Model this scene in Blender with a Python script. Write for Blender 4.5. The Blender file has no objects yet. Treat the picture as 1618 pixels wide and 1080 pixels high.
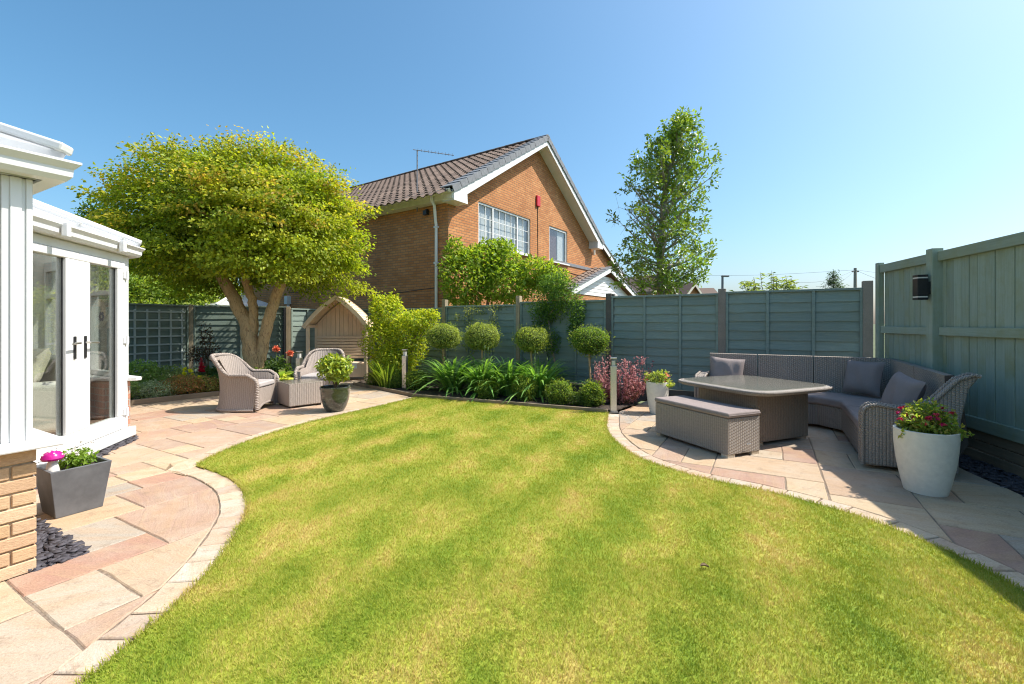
import bpy, bmesh, math, random
import numpy as np
from mathutils import Vector, Matrix

sc = bpy.context.scene
R = math.radians
PI = math.pi
rnd = random.Random(7)

# ---------------------------------------------------------------- camera
cam_d = bpy.data.cameras.new('camera')
cam = bpy.data.objects.new('camera', cam_d)
sc.collection.objects.link(cam)
cam.location = (0, 0, 1.35)
cam.rotation_euler = (R(90), 0, 0)
cam_d.sensor_width = 36
cam_d.lens = 16.0
cam_d.shift_y = -30 / 1618
cam_d.clip_start = 0.05
cam_d.clip_end = 2000
sc.camera = cam

# ---------------------------------------------------------------- sky and sun
SUN_EL, SUN_AZ = 53.0, 6.0          # degrees; azimuth measured from +X towards +Y
world = bpy.data.worlds.new('World')
sc.world = world
world.use_nodes = True
wn = world.node_tree.nodes
sky = wn.new('ShaderNodeTexSky')
sky.sky_type = 'NISHITA'
sky.sun_disc = False
sky.sun_elevation = R(SUN_EL)
sky.sun_rotation = R(90 - SUN_AZ)
sky.air_density = 1.0
sky.dust_density = 2.5
sky.ozone_density = 5.0
bg = wn['Background']
hsv = wn.new('ShaderNodeHueSaturation'); hsv.inputs['Saturation'].default_value = 1.14; hsv.inputs['Hue'].default_value = .484
world.node_tree.links.new(sky.outputs[0], hsv.inputs['Color'])
world.node_tree.links.new(hsv.outputs[0], bg.inputs[0])
bg.inputs[1].default_value = 0.125
sun_d = bpy.data.lights.new('sun', 'SUN')
sun = bpy.data.objects.new('sun', sun_d)
sc.collection.objects.link(sun)
sun_d.energy = 4.0
sun_d.angle = R(0.53)
sun_d.color = (1.0, 0.94, 0.84)
sv = Vector((math.cos(R(SUN_AZ)) * math.cos(R(SUN_EL)), math.sin(R(SUN_AZ)) * math.cos(R(SUN_EL)), math.sin(R(SUN_EL))))
sun.rotation_euler = sv.to_track_quat('Z', 'Y').to_euler()
sun.location = (6, 0, 12)

sc.view_settings.view_transform = 'Standard'
sc.view_settings.look = 'None'
sc.view_settings.exposure = 0.80
sc.view_settings.gamma = 1.0
sc.view_settings.use_curve_mapping = False
sc.render.engine = 'CYCLES'
sc.cycles.use_denoising = True
sc.cycles.filter_width = 1.1
sc.cycles.max_bounces = 8
sc.cycles.transparent_max_bounces = 12
sc.cycles.caustics_reflective = False
sc.cycles.caustics_refractive = False

# ---------------------------------------------------------------- frames
TH = math.atan2(.943, 1.67)
E1 = Vector((math.cos(TH), -math.sin(TH), 0))
E2 = Vector((math.sin(TH), math.cos(TH), 0))
def S(a, b, z=0.0):
    p = E1 * a + E2 * b
    return Vector((p.x, p.y, z))

# ---------------------------------------------------------------- materials
MATS = {}
class NT:
    def __init__(s, name, rough=0.6, spec=0.5):
        m = bpy.data.materials.new(name)
        m.use_nodes = True
        s.m, s.t = m, m.node_tree
        s.n, s.l = s.t.nodes, s.t.links
        s.b = s.n['Principled BSDF']
        s.b.inputs['Roughness'].default_value = rough
        s.b.inputs['Specular IOR Level'].default_value = spec
        MATS[name] = m
    def new(s, typ, **kw):
        nd = s.n.new(typ)
        for k, v in kw.items():
            setattr(nd, k, v)
        return nd
    def link(s, a, b): s.l.new(a, b)
    def coord(s, which='Object'):
        if which == 'World': return s.new('ShaderNodeNewGeometry').outputs['Position']
        return s.new('ShaderNodeTexCoord').outputs[which]
    def noise(s, vec, scale, detail=4, rough=.6, out='Fac', dist=0):
        t = s.new('ShaderNodeTexNoise')
        t.inputs['Scale'].default_value = scale
        t.inputs['Detail'].default_value = detail
        t.inputs['Roughness'].default_value = rough
        t.inputs['Distortion'].default_value = dist
        if vec is not None: s.link(vec, t.inputs['Vector'])
        return t.outputs[out]
    def mapping(s, vec, scale=(1, 1, 1), rot=(0, 0, 0), loc=(0, 0, 0)):
        t = s.new('ShaderNodeMapping')
        t.inputs['Scale'].default_value = scale
        t.inputs['Rotation'].default_value = rot
        t.inputs['Location'].default_value = loc
        s.link(vec, t.inputs['Vector'])
        return t.outputs[0]
    def ramp(s, fac, stops, interp='LINEAR'):
        t = s.new('ShaderNodeValToRGB')
        t.color_ramp.interpolation = interp
        el = t.color_ramp.elements
        while len(el) < len(stops): el.new(0.5)
        for e, (p, c) in zip(el, stops):
            e.position = p
            e.color = (*c, 1) if len(c) == 3 else c
        s.link(fac, t.inputs[0])
        return t.outputs[0]
    def mix(s, fac, a, b, mode='MIX'):
        t = s.new('ShaderNodeMix')
        t.data_type = 'RGBA'; t.blend_type = mode
        for sock, v in ((t.inputs[0], fac), (t.inputs[6], a), (t.inputs[7], b)):
            if hasattr(v, 'default_value') or hasattr(v, 'is_linked'): s.link(v, sock)
            elif isinstance(v, (tuple, list)): sock.default_value = (*v[:3], 1)
            else: sock.default_value = v
        return t.outputs[2]
    def math(s, op, a, b=None, c=None):
        t = s.new('ShaderNodeMath', operation=op)
        for i, v in enumerate((a, b, c)):
            if v is None: continue
            if isinstance(v, (int, float)): t.inputs[i].default_value = v
            else: s.link(v, t.inputs[i])
        return t.outputs[0]
    def rand(s): return s.new('ShaderNodeObjectInfo').outputs['Random']
    def color(s, c):
        if isinstance(c, tuple): s.b.inputs['Base Color'].default_value = (*c, 1)
        else: s.link(c, s.b.inputs['Base Color'])
    def bump(s, h, strength=.3, dist=.01):
        t = s.new('ShaderNodeBump')
        t.inputs['Strength'].default_value = strength
        t.inputs['Distance'].default_value = dist
        s.link(h, t.inputs['Height'])
        s.link(t.outputs[0], s.b.inputs['Normal'])

def mat_plain(name, c, rough=.6, var=.08, scale=30, bump=.1, metallic=0, spec=.5, coord='Object'):
    t = NT(name, rough, spec)
    v = t.noise(t.coord(coord), scale, 5)
    lo = tuple(x * (1 - var) for x in c); hi = tuple(min(1, x * (1 + var)) for x in c)
    t.color(t.ramp(v, [(.3, lo), (.7, hi)]))
    t.b.inputs['Metallic'].default_value = metallic
    if bump: t.bump(v, bump, .004)
    return t.m

def mat_stone(name, stops, light=1.0):
    t = NT(name, .8, .25)
    o = t.coord('World')
    r = t.rand()
    base = t.ramp(r, [(p, tuple(x * light for x in c)) for p, c in stops], 'LINEAR')
    off = t.new('ShaderNodeVectorMath', operation='ADD')
    sc_ = t.new('ShaderNodeVectorMath', operation='SCALE')
    comb = t.new('ShaderNodeCombineXYZ')
    t.link(r, comb.inputs[0]); t.link(r, comb.inputs[1])
    sc_.inputs['Scale'].default_value = 37.0
    t.link(comb.outputs[0], sc_.inputs[0])
    t.link(o, off.inputs[0]); t.link(sc_.outputs[0], off.inputs[1])
    p = off.outputs[0]
    rp = t.new('ShaderNodeVectorRotate', rotation_type='Z_AXIS')
    t.link(p, rp.inputs[0]); t.link(t.math('MULTIPLY', r, 40.0), rp.inputs['Angle'])
    vein = t.noise(t.mapping(rp.outputs[0], (1.0, 5.0, 1)), 2.2, 8, .65, dist=.8)
    c1 = t.mix(t.math('MULTIPLY', t.ramp(vein, [(.42, (0, 0, 0)), (.62, (1, 1, 1))]), .5), base, tuple(x * light for x in (.50, .335, .20)), 'MIX')
    big = t.noise(p, 3.5, 3)
    c2 = t.mix(t.ramp(big, [(.45, (0, 0, 0)), (.75, (.45, .45, .45))]), c1, tuple(x * light for x in (.545, .47, .38)), 'MIX')
    fine = t.noise(p, 90, 6, .7)
    c3 = t.mix(.55, c2, t.ramp(fine, [(.3, (.33, .33, .33)), (.7, (.66, .66, .66))]), 'OVERLAY')
    st = t.noise(p, 9, 6, .75)
    c4 = t.mix(t.ramp(st, [(.54, (0, 0, 0)), (.74, (.7, .7, .7))]), c3, (.24, .17, .12), 'MIX')
    t.color(c4)
    h = t.math('ADD', t.math('MULTIPLY', vein, .8), t.math('MULTIPLY', fine, .35))
    t.bump(h, .75, .018)
    return t.m

mat_stone('sandstone', [(0, (.44, .255, .185)), (.16, (.40, .285, .225)), (.33, (.54, .385, .245)), (.5, (.57, .45, .30)), (.66, (.45, .30, .22)), (.82, (.55, .46, .35)), (1, (.38, .335, .28))], .90)
mat_stone('kerb_stone', [(0, (.52, .37, .28)), (.3, (.60, .49, .35)), (.6, (.54, .38, .28)), (.8, (.62, .55, .44)), (1, (.47, .36, .28))], .92)
mat_plain('brick_mortar', (.40, .30, .20), .95, .2, 60, .4)
mat_plain('mortar', (.22, .17, .125), .95, .4, 40, .4)
mat_plain('soil', (.055, .040, .030), .95, .6, 25, .9)
mat_plain('ground', (.10, .12, .05), .95, .4, 1.5, .2)
mat_plain('upvc', (.72, .715, .70), .28, .015, 6, 0, spec=.5)
mat_plain('upvc_trim', (.64, .645, .65), .35, .02, 8, 0)
mat_plain('rubber', (.02, .02, .022), .5, .2, 30, 0)
mat_plain('steel', (.62, .60, .56), .38, .08, 60, .05, metallic=1)
mat_plain('black_metal', (.018, .018, .020), .4, .2, 40, 0)
mat_plain('zinc_grey', (.125, .13, .14), .55, .22, 9, .12)
mat_plain('white_concrete', (.74, .70, .62), .75, .07, 22, .22)
mat_plain('grey_aerial', (.18, .18, .19), .45, .1, 30, 0)
def mat_bark(name, c1, c2, dark):
    t = NT(name, .9, .15); o = t.coord()
    n = t.noise(t.mapping(o, (1, 1, .28)), 26, 7, .7, dist=1.2); b = t.noise(o, 3.2, 5); f = t.noise(o, 90, 4)
    c = t.mix(t.ramp(b, [(.35, (0, 0, 0)), (.65, (1, 1, 1))]), c1, c2)
    t.color(t.mix(t.ramp(n, [(.36, (1, 1, 1)), (.50, (0, 0, 0))]), c, dark))
    t.bump(t.math('ADD', n, t.math('MULTIPLY', f, .25)), 1.0, .03)
mat_bark('bark', (.64, .43, .22), (.52, .37, .20), (.30, .19, .095))
mat_plain('bark_grey', (.30, .27, .22), .9, .3, 14, .6)
mat_plain('twig', (.20, .14, .08), .9, .3, 20, .3)
mat_plain('dead_twig', (.36, .27, .20), .9, .3, 20, .3)
mat_plain('verge_grey', (.19, .20, .215), .8, .2, 14, .2)
mat_plain('slate_chip', (.062, .056, .066), .7, .45, 25, .4)
mat_plain('red_plastic', (.55, .02, .03), .4, .05, 10, 0)
mat_plain('terracotta_wall', (.13, .04, .034), .8, .15, 20, .1)
mat_plain('interior_wall', (.78, .76, .70), .8, .05, 8, 0)
mat_plain('interior_floor', (.40, .27, .17), .5, .2, 8, .05)
mat_plain('sofa_cloth', (.68, .64, .57), .9, .08, 60, .2)
mat_plain('cream_cloth', (.78, .71, .58), .9, .1, 45, .3)
mat_plain('curtain', (.80, .80, .79), .9, .06, 12, .2)
mat_plain('magenta_glaze', (.45, .012, .22), .2, .15, 14, 0)
mat_plain('white_glaze', (.72, .70, .66), .3, .08, 14, 0)
mat_plain('plastic_cream', (.62, .58, .48), .5, .05, 14, 0)
mat_plain('gutter_cream', (.82, .79, .68), .5, .1, 7, .05)
mat_plain('white_pipe', (.86, .86, .85), .4, .02, 8, 0)
mat_plain('fascia', (.72, .715, .70), .45, .04, 5, 0)

def mat_fabric(name, c):
    t = NT(name, .92, .1)
    o = t.coord()
    w = t.noise(o, 260, 3)
    bg_ = t.noise(o, 5, 4)
    t.color(t.mix(.5, t.ramp(w, [(.3, tuple(x * .8 for x in c)), (.7, tuple(x * 1.2 for x in c))]), t.ramp(bg_, [(.3, tuple(x * .88 for x in c)), (.7, tuple(x * 1.1 for x in c))])))
    t.bump(t.math('ADD', w, t.math('MULTIPLY', bg_, 3.0)), .35, .012)
    return t.m
mat_fabric('cushion_taupe', (.30, .25, .235))
mat_fabric('cushion_slate', (.25, .215, .21))
mat_fabric('chair_cushion', (.42, .385, .37))

def mat_glaze():
    t = NT('dark_glaze', .12, .6)
    o = t.coord()
    n = t.noise(t.mapping(o, (6, 6, 10)), 2.0, 6, .7)
    t.color(t.ramp(n, [(.3, (.025, .030, .028)), (.55, (.05, .055, .045)), (.62, (.10, .12, .10)), (.72, (.035, .03, .025))]))
    t.b.inputs['Coat Weight'].default_value = .6
    t.bump(n, .25, .01)
mat_glaze()

def mat_timber(name, c1, c2, stain=None, rough=.75, axis='x', var=.25, green=0.0):
    t = NT(name, rough, .25)
    o = t.coord()
    r = t.rand()
    m = {'x': (.6, 14, 14), 'y': (14, .6, 14), 'z': (14, 14, .6)}[axis]
    shift = t.new('ShaderNodeVectorMath', operation='ADD')
    cmb = t.new('ShaderNodeCombineXYZ')
    for i in range(3): t.link(t.math('MULTIPLY', r, 13.0 + 7 * i), cmb.inputs[i])
    t.link(o, shift.inputs[0]); t.link(cmb.outputs[0], shift.inputs[1])
    p = shift.outputs[0]
    g = t.noise(t.mapping(p, m), 3.0, 7, .65, dist=.6)
    base = t.ramp(g, [(.25, c1), (.75, c2)])
    v = t.ramp(r, [(0, (1 - var,) * 3), (1, (1 + var,) * 3)])
    c = t.mix(1.0, base, v, 'MULTIPLY')
    if stain:
        s_ = t.noise(p, 2.2, 6, .7)
        c = t.mix(t.ramp(s_, [(.46, (0, 0, 0)), (.70, (.65, .65, .65))]), c, stain)
    fl = t.noise(p, 26, 6, .8)
    c = t.mix(t.ramp(fl, [(.66, (0, 0, 0)), (.8, (.5, .5, .5))]), c, tuple(min(1, x * 1.9 + .04) for x in c2))
    t.color(c)
    t.bump(t.math('ADD', g, t.math('MULTIPLY', fl, .3)), .35, .006)
mat_timber('fence_teal', (.18, .238, .212), (.255, .318, .282), (.215, .245, .195), axis='x', var=.10)
mat_timber('fence_teal_dark', (.175, .23, .195), (.245, .305, .26), (.19, .215, .165), axis='x', var=.10)
mat_timber('fence_sage', (.245, .305, .25), (.345, .405, .335), (.27, .285, .14), axis='z', var=.12)
mat_timber('fence_sage_rail', (.245, .305, .25), (.345, .405, .335), (.27, .285, .14), axis='x', var=.08)
mat_timber('post_wood', (.30, .23, .15), (.42, .34, .23), (.20, .18, .12), axis='z', var=.1)
mat_timber('edging_wood', (.20, .15, .10), (.30, .235, .16), (.12, .10, .07), axis='x')
mat_timber('arbour_paint', (.70, .54, .385), (.78, .62, .46), None, axis='z', var=.05)
mat_timber('trellis_paint', (.42, .48, .45), (.52, .57, .54), None, axis='x', var=.1)

def mat_concrete_post(name, c):
    t = NT(name, .9, .2)
    o = t.coord()
    n = t.noise(o, 130, 4, .8)
    b = t.noise(o, 3, 5)
    col = t.mix(.6, t.ramp(n, [(.3, tuple(x * .45 for x in c)), (.5, c), (.7, tuple(min(1, x * 1.6) for x in c))]), t.ramp(b, [(.3, tuple(x * .7 for x in c)), (.7, tuple(x * 1.15 for x in c))]))
    t.color(col)
    t.bump(n, .6, .008)
mat_concrete_post('concrete_post', (.27, .235, .20))
mat_concrete_post('concrete_dark', (.135, .12, .10))

def mat_brick(name, c1, c2, mortar, scale=1.0):
    t = NT(name, .85, .2)
    uv = t.new('ShaderNodeUVMap').outputs[0]
    br = t.new('ShaderNodeTexBrick')
    br.offset = .5
    br.inputs['Scale'].default_value = 1.0
    br.inputs['Brick Width'].default_value = .225
    br.inputs['Row Height'].default_value = .075
    br.inputs['Mortar Size'].default_value = .008
    br.inputs['Mortar Smooth'].default_value = .15
    br.inputs['Color1'].default_value = (*c1, 1)
    br.inputs['Color2'].default_value = (*c2, 1)
    br.inputs['Mortar'].default_value = (*mortar, 1)
    t.link(uv, br.inputs['Vector'])
    n = t.noise(t.coord(), 55, 5)
    big = t.noise(t.coord(), .9, 4)
    c = t.mix(.5, br.outputs[0], t.ramp(n, [(.25, (.3, .3, .3)), (.75, (.7, .7, .7))]), 'OVERLAY')
    c = t.mix(.6, c, t.ramp(big, [(.3, (.36, .36, .36)), (.7, (.64, .64, .64))]), 'OVERLAY')
    t.color(c)
    t.bump(t.math('ADD', t.math('MULTIPLY', t.math('SUBTRACT', 1.0, br.outputs['Fac']), 1.0), t.math('MULTIPLY', n, .25)), .7, .008)
mat_brick('house_brick', (.46, .185, .072), (.57, .265, .110), (.25, .165, .105))
mat_brick('house_brick_red', (.40, .19, .13), (.48, .24, .16), (.42, .34, .28))

def mat_piece_brick():
    t = NT('buff_brick', .85, .2)
    r = t.rand(); o = t.coord('World')
    base = t.ramp(r, [(0, (.52, .33, .18)), (.3, (.60, .42, .25)), (.6, (.55, .36, .22)), (1, (.64, .48, .31))])
    n = t.noise(t.mapping(o, (1, 1, 3)), 45, 6, .75)
    c = t.mix(.6, base, t.ramp(n, [(.25, (.28, .28, .28)), (.75, (.68, .68, .68))]), 'OVERLAY')
    t.color(c); t.bump(n, .6, .01)
mat_piece_brick()

def mat_tile():
    t = NT('roof_tile', .85, .2)
    r = t.rand(); o = t.coord('World')
    base = t.ramp(r, [(0, (.135, .098, .078)), (.5, (.18, .132, .105)), (1, (.225, .165, .13))])
    n = t.noise(o, 14, 6, .75)
    c = t.mix(.6, base, t.ramp(n, [(.25, (.25, .25, .25)), (.75, (.7, .7, .7))]), 'OVERLAY')
    lich = t.noise(o, 5, 6, .8)
    c = t.mix(t.ramp(lich, [(.6, (0, 0, 0)), (.75, (.5, .5, .5))]), c, (.24, .22, .18))
    t.color(c); t.bump(n, .4, .01)
mat_tile()

def mat_wicker(name, light, dark, pu=.026, pv=.015):
    t = NT(name, .6, .3)
    uv = t.new('ShaderNodeUVMap').outputs[0]
    sp = t.new('ShaderNodeSeparateXYZ'); t.link(uv, sp.inputs[0])
    u, v = sp.outputs[0], sp.outputs[1]
    col_ = t.math('FLOOR', t.math('DIVIDE', u, pu))
    fu = t.math('POWER', t.math('ABSOLUTE', t.math('SINE', t.math('MULTIPLY', u, PI / pu))), .5)
    fv = t.math('ABSOLUTE', t.math('SINE', t.math('ADD', t.math('MULTIPLY', v, PI / pv), t.math('MULTIPLY', col_, PI / 2))))
    h = t.math('MULTIPLY', fu, t.math('ADD', t.math('MULTIPLY', fv, .65), .35))
    n = t.noise(t.mapping(uv, (8, 60, 1)), 4, 5, .7)
    str_ = t.noise(t.coord(), 4, 3)
    col = t.ramp(n, [(.25, tuple(x * .62 for x in light)), (.5, light), (.75, tuple(min(1, x * 1.3) for x in light))])
    c = t.mix(t.ramp(h, [(.04, (1, 1, 1)), (.36, (0, 0, 0))]), col, dark)  # gaps of the weave darkened in the colour, standing for cavity shade
    t.color(c)
    t.bump(h, .9, .008)
mat_wicker('wicker_grey', (.345, .30, .262), (.07, .056, .047))
mat_wicker('wicker_pale', (.41, .345, .30), (.12, .098, .083), .028, .014)
mat_wicker('wicker_top', (.40, .36, .32), (.19, .165, .14), .03, .012)
mat_wicker('wicker_brown', (.30, .235, .18), (.06, .046, .036))

def mat_glass(name, tint=(.93, .96, .95), refl=1.0, rough=0.0):
    m = bpy.data.materials.new(name); m.use_nodes = True
    nt = m.node_tree; nt.nodes.clear()
    out = nt.nodes.new('ShaderNodeOutputMaterial')
    tr = nt.nodes.new('ShaderNodeBsdfTransparent'); tr.inputs[0].default_value = (*tint, 1)
    gl = nt.nodes.new('ShaderNodeBsdfGlossy'); gl.inputs['Roughness'].default_value = rough
    fr = nt.nodes.new('ShaderNodeFresnel'); gm = nt.nodes.new('ShaderNodeNewGeometry'); io = nt.nodes.new('ShaderNodeMix'); io.data_type = 'FLOAT'; io.inputs[2].default_value = 1.52; io.inputs[3].default_value = 1 / 1.52
    nt.links.new(gm.outputs['Backfacing'], io.inputs[0]); nt.links.new(io.outputs[0], fr.inputs[0])
    mu = nt.nodes.new('ShaderNodeMath'); mu.operation = 'MULTIPLY'; mu.use_clamp = True; mu.inputs[1].default_value = refl
    mx = nt.nodes.new('ShaderNodeMixShader')
    nt.links.new(fr.outputs[0], mu.inputs[0]); nt.links.new(mu.outputs[0], mx.inputs[0])
    nt.links.new(tr.outputs[0], mx.inputs[1]); nt.links.new(gl.outputs[0], mx.inputs[2])
    nt.links.new(mx.outputs[0], out.inputs[0])
    MATS[name] = m
mat_glass('pane_glass', (.88, .91, .89), 1.9)
mat_glass('clear_glass', (.95, .96, .95), 1.5)
mat_glass('table_glass', (.93, .94, .92), .8, .12)
mat_glass('house_glass', (.88, .9, .9), 1.3)

def mat_leaf(name, trans=.42, gloss=.25, rough=.45, tint=(1.55, 1.5, .55)):
    """foliage: colour comes from each leaf's own 'Col' attribute; thin, lets light through"""
    m = bpy.data.materials.new(name); m.use_nodes = True
    nt = m.node_tree; b = nt.nodes['Principled BSDF']; out = nt.nodes['Material Output']
    at = nt.nodes.new('ShaderNodeAttribute'); at.attribute_name = 'Col'
    b.inputs['Roughness'].default_value = rough
    b.inputs['Specular IOR Level'].default_value = gloss
    nt.links.new(at.outputs['Color'], b.inputs['Base Color'])
    tl = nt.nodes.new('ShaderNodeBsdfTranslucent')
    hs = nt.nodes.new('ShaderNodeMix'); hs.data_type = 'RGBA'; hs.blend_type = 'MULTIPLY'; hs.inputs[0].default_value = 1
    hs.inputs[7].default_value = (*tint, 1)
    nt.links.new(at.outputs['Color'], hs.inputs[6])
    nt.links.new(hs.outputs[2], tl.inputs[0])
    mx = nt.nodes.new('ShaderNodeMixShader'); mx.inputs[0].default_value = trans
    nt.links.new(b.outputs[0], mx.inputs[1]); nt.links.new(tl.outputs[0], mx.inputs[2])
    nt.links.new(mx.outputs[0], out.inputs[0])
    MATS[name] = m
mat_leaf('leaf', .52)
mat_leaf('leaf_gloss', .3, .5, .3)
mat_leaf('petal', .35, .2, .6, (1.25, 1.1, 1.1))

def mat_grass(name, trans):
    """blades: mown stripes, dry patches and blade-to-blade variation are the grass's own colour"""
    t = NT(name, .55, .2)
    p = t.coord('World')
    rot = t.mapping(p, (1, 1, 0), (0, 0, TH))
    sp = t.new('ShaderNodeSeparateXYZ'); t.link(rot, sp.inputs[0])
    wob = t.noise(p, .8, 2)
    stripe = t.math('SINE', t.math('ADD', t.math('MULTIPLY', sp.outputs[0], 9.6), t.math('MULTIPLY', wob, 2.0)))  # nap's light and dark bands, painted into the colour
    n1 = t.noise(p, .85, 4, .6)
    n2 = t.noise(t.mapping(p, (1.6, .7, 0), (0, 0, TH)), 2.2, 5, .65)
    n3 = t.noise(p, 10, 5, .75)
    mixv = t.math('ADD', t.math('ADD', t.math('ADD', t.math('MULTIPLY', n1, .56), .108), t.math('MULTIPLY', n2, .62)), t.math('ADD', t.math('MULTIPLY', stripe, .055), t.math('MULTIPLY', n3, .36)))
    at = t.new('ShaderNodeAttribute', attribute_name='rnd')
    mixv = t.math('ADD', t.math('SUBTRACT', mixv, .07), t.math('MULTIPLY', t.math('SUBTRACT', at.outputs['Fac'], .5), .20))
    c = t.ramp(mixv, [(.52, (.165, .250, .022)), (.66, (.250, .308, .034)), (.77, (.350, .372, .052)), (.87, (.46, .405, .10)), (.98, (.53, .39, .155))])
    t.color(c)
    tl = t.new('ShaderNodeBsdfTranslucent')
    hs = t.mix(1.0, c, (1.3, 1.35, .6), 'MULTIPLY')
    t.link(hs, tl.inputs[0])
    mx = t.new('ShaderNodeMixShader'); mx.inputs[0].default_value = trans
    t.link(t.b.outputs[0], mx.inputs[1]); t.link(tl.outputs[0], mx.inputs[2])
    t.link(mx.outputs[0], t.n['Material Output'].inputs[0])
mat_grass('grass', .35)
mat_grass('lawn_base', 0.0)
M = MATS

# ---------------------------------------------------------------- object helpers
def link(o): sc.collection.objects.link(o); return o
def tag(o, label=None, cat=None, group=None, kind=None):
    if label: o['label'] = label
    if cat: o['category'] = cat
    if group: o['group'] = group
    if kind: o['kind'] = kind
    return o
def thing(name, label, cat, loc=(0, 0, 0), rz=0.0, group=None):
    o = bpy.data.objects.new(name, None)
    o.empty_display_size = .1
    link(o)
    o.location = loc; o.rotation_euler = (0, 0, rz)
    return tag(o, label, cat, group)
def place(o, parent, loc=None, rot=None):
    if parent is not None: o.parent = parent
    if loc is not None: o.location = loc
    if rot is not None: o.rotation_euler = rot
    return o
def inst(name, mesh, parent=None, loc=(0, 0, 0), rot=(0, 0, 0), scale=None):
    o = bpy.data.objects.new(name, mesh); link(o)
    place(o, parent, loc, rot)
    if scale: o.scale = scale
    return o
def copy_tree(o, parent=None):
    c = o.copy(); link(c); c.parent = parent
    for ch in list(o.children): copy_tree(ch, c)
    return c

class MB:
    def __init__(s): s.v = []; s.f = []; s.uv = None
    def add(s, vs, fs):
        o = len(s.v)
        s.v.extend([tuple(p) for p in vs])
        s.f.extend([tuple(i + o for i in f) for f in fs])
        return s
    def box(s, x0, x1, y0, y1, z0, z1, m=None):
        vs = [Vector(p) for p in ((x0, y0, z0), (x1, y0, z0), (x1, y1, z0), (x0, y1, z0), (x0, y0, z1), (x1, y0, z1), (x1, y1, z1), (x0, y1, z1))]
        if m is not None: vs = [m @ p for p in vs]
        return s.add(vs, [(0, 3, 2, 1), (4, 5, 6, 7), (0, 1, 5, 4), (1, 2, 6, 5), (2, 3, 7, 6), (3, 0, 4, 7)])
    def cbox(s, c, d, m=None):
        return s.box(c[0] - d[0] / 2, c[0] + d[0] / 2, c[1] - d[1] / 2, c[1] + d[1] / 2, c[2] - d[2] / 2, c[2] + d[2] / 2, m)
    def prism(s, poly, z0, z1, m=None):
        n = len(poly)
        vs = [Vector((p[0], p[1], z0)) for p in poly] + [Vector((p[0], p[1], z1)) for p in poly]
        if m is not None: vs = [m @ p for p in vs]
        fs = [tuple(range(n))[::-1], tuple(range(n, 2 * n))] + [(i, (i + 1) % n, n + (i + 1) % n, n + i) for i in range(n)]
        return s.add(vs, fs)
    def bar(s, p, q, w, h, up=(0, 0, 1)):
        """rectangular bar from p to q; w across, h along up"""
        p, q = Vector(p), Vector(q); d = (q - p).normalized(); up = Vector(up)
        x = d.cross(up).normalized(); u = x.cross(d).normalized()
        vs = []
        for c in (p, q):
            for sx, su in ((-1, -1), (1, -1), (1, 1), (-1, 1)): vs.append(c + x * sx * w / 2 + u * su * h / 2)
        return s.add(vs, [(3, 2, 1, 0), (4, 5, 6, 7), (0, 1, 5, 4), (1, 2, 6, 5), (2, 3, 7, 6), (3, 0, 4, 7)])
    def tube(s, pts, rad, n=8, cap=True):
        pts = [Vector(p) for p in pts]
        if not isinstance(rad, (list, tuple)): rad = [rad] * len(pts)
        o = len(s.v); x = None
        for i, p in enumerate(pts):
            d = (pts[min(i + 1, len(pts) - 1)] - pts[max(i - 1, 0)])
            if d.length < 1e-7: d = Vector((0, 0, 1))
            d.normalize()
            if x is None:
                x = d.cross(Vector((0, 0, 1)) if abs(d.z) < .9 else Vector((1, 0, 0))).normalized()
            else:
                x = (x - d * x.dot(d)).normalized()
            y = d.cross(x)
            for k in range(n):
                a = 2 * PI * k / n
                s.v.append(tuple(p + (x * math.cos(a) + y * math.sin(a)) * rad[i]))
        for i in range(len(pts) - 1):
            for k in range(n):
                a, b = o + i * n + k, o + i * n + (k + 1) % n
                s.f.append((a, b, b + n, a + n))
        if cap:
            s.f.append(tuple(o + k for k in range(n))[::-1])
            s.f.append(tuple(o + (len(pts) - 1) * n + k for k in range(n)))
        return s
    def lathe(s, prof, n=32, c=(0, 0, 0), cap=True, sq=None):
        o = len(s.v)
        for r, z in prof:
            for k in range(n):
                a = 2 * PI * k / n
                s.v.append((c[0] + r * math.cos(a), c[1] + r * math.sin(a), c[2] + z))
        for i in range(len(prof) - 1):
            for k in range(n):
                a, b = o + i * n + k, o + i * n + (k + 1) % n
                s.f.append((a, b, b + n, a + n))
        if cap:
            s.f.append(tuple(o + k for k in range(n))[::-1])
            s.f.append(tuple(o + (len(prof) - 1) * n + k for k in range(n)))
        return s
    def grid(s, fn, nu, nv, closed=False):
        o = len(s.v)
        for i in range(nu + 1):
            for j in range(nv + 1): s.v.append(tuple(fn(i / nu, j / nv)))
        for i in range(nu):
            for j in range(nv):
                a = o + i * (nv + 1) + j
                s.f.append((a, a + nv + 1, a + nv + 2, a + 1))
        return s
    def mesh(s, name, mat, smooth=False, uv=None):
        me = bpy.data.meshes.new(name)
        me.from_pydata(s.v, [], s.f)
        if mat is not None: me.materials.append(M[mat] if isinstance(mat, str) else mat)
        if smooth:
            me.polygons.foreach_set('use_smooth', [True] * len(me.polygons))
            me.set_sharp_from_angle(angle=R(smooth if smooth is not True else 40))
        if uv == 'box': box_uv(me)
        elif uv is not None: set_uv(me, uv)
        me.update()
        return me
    def build(s, name, mat, parent=None, smooth=False, bevel=0, seg=2, uv=None, loc=None, rot=None):
        o = bpy.data.objects.new(name, s.mesh(name, mat, smooth, uv)); link(o)
        place(o, parent, loc, rot)
        if bevel:
            b = o.modifiers.new('bevel', 'BEVEL'); b.width = bevel; b.segments = seg; b.limit_method = 'ANGLE'; b.angle_limit = R(35)
            b.use_clamp_overlap = True
        return o
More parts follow.
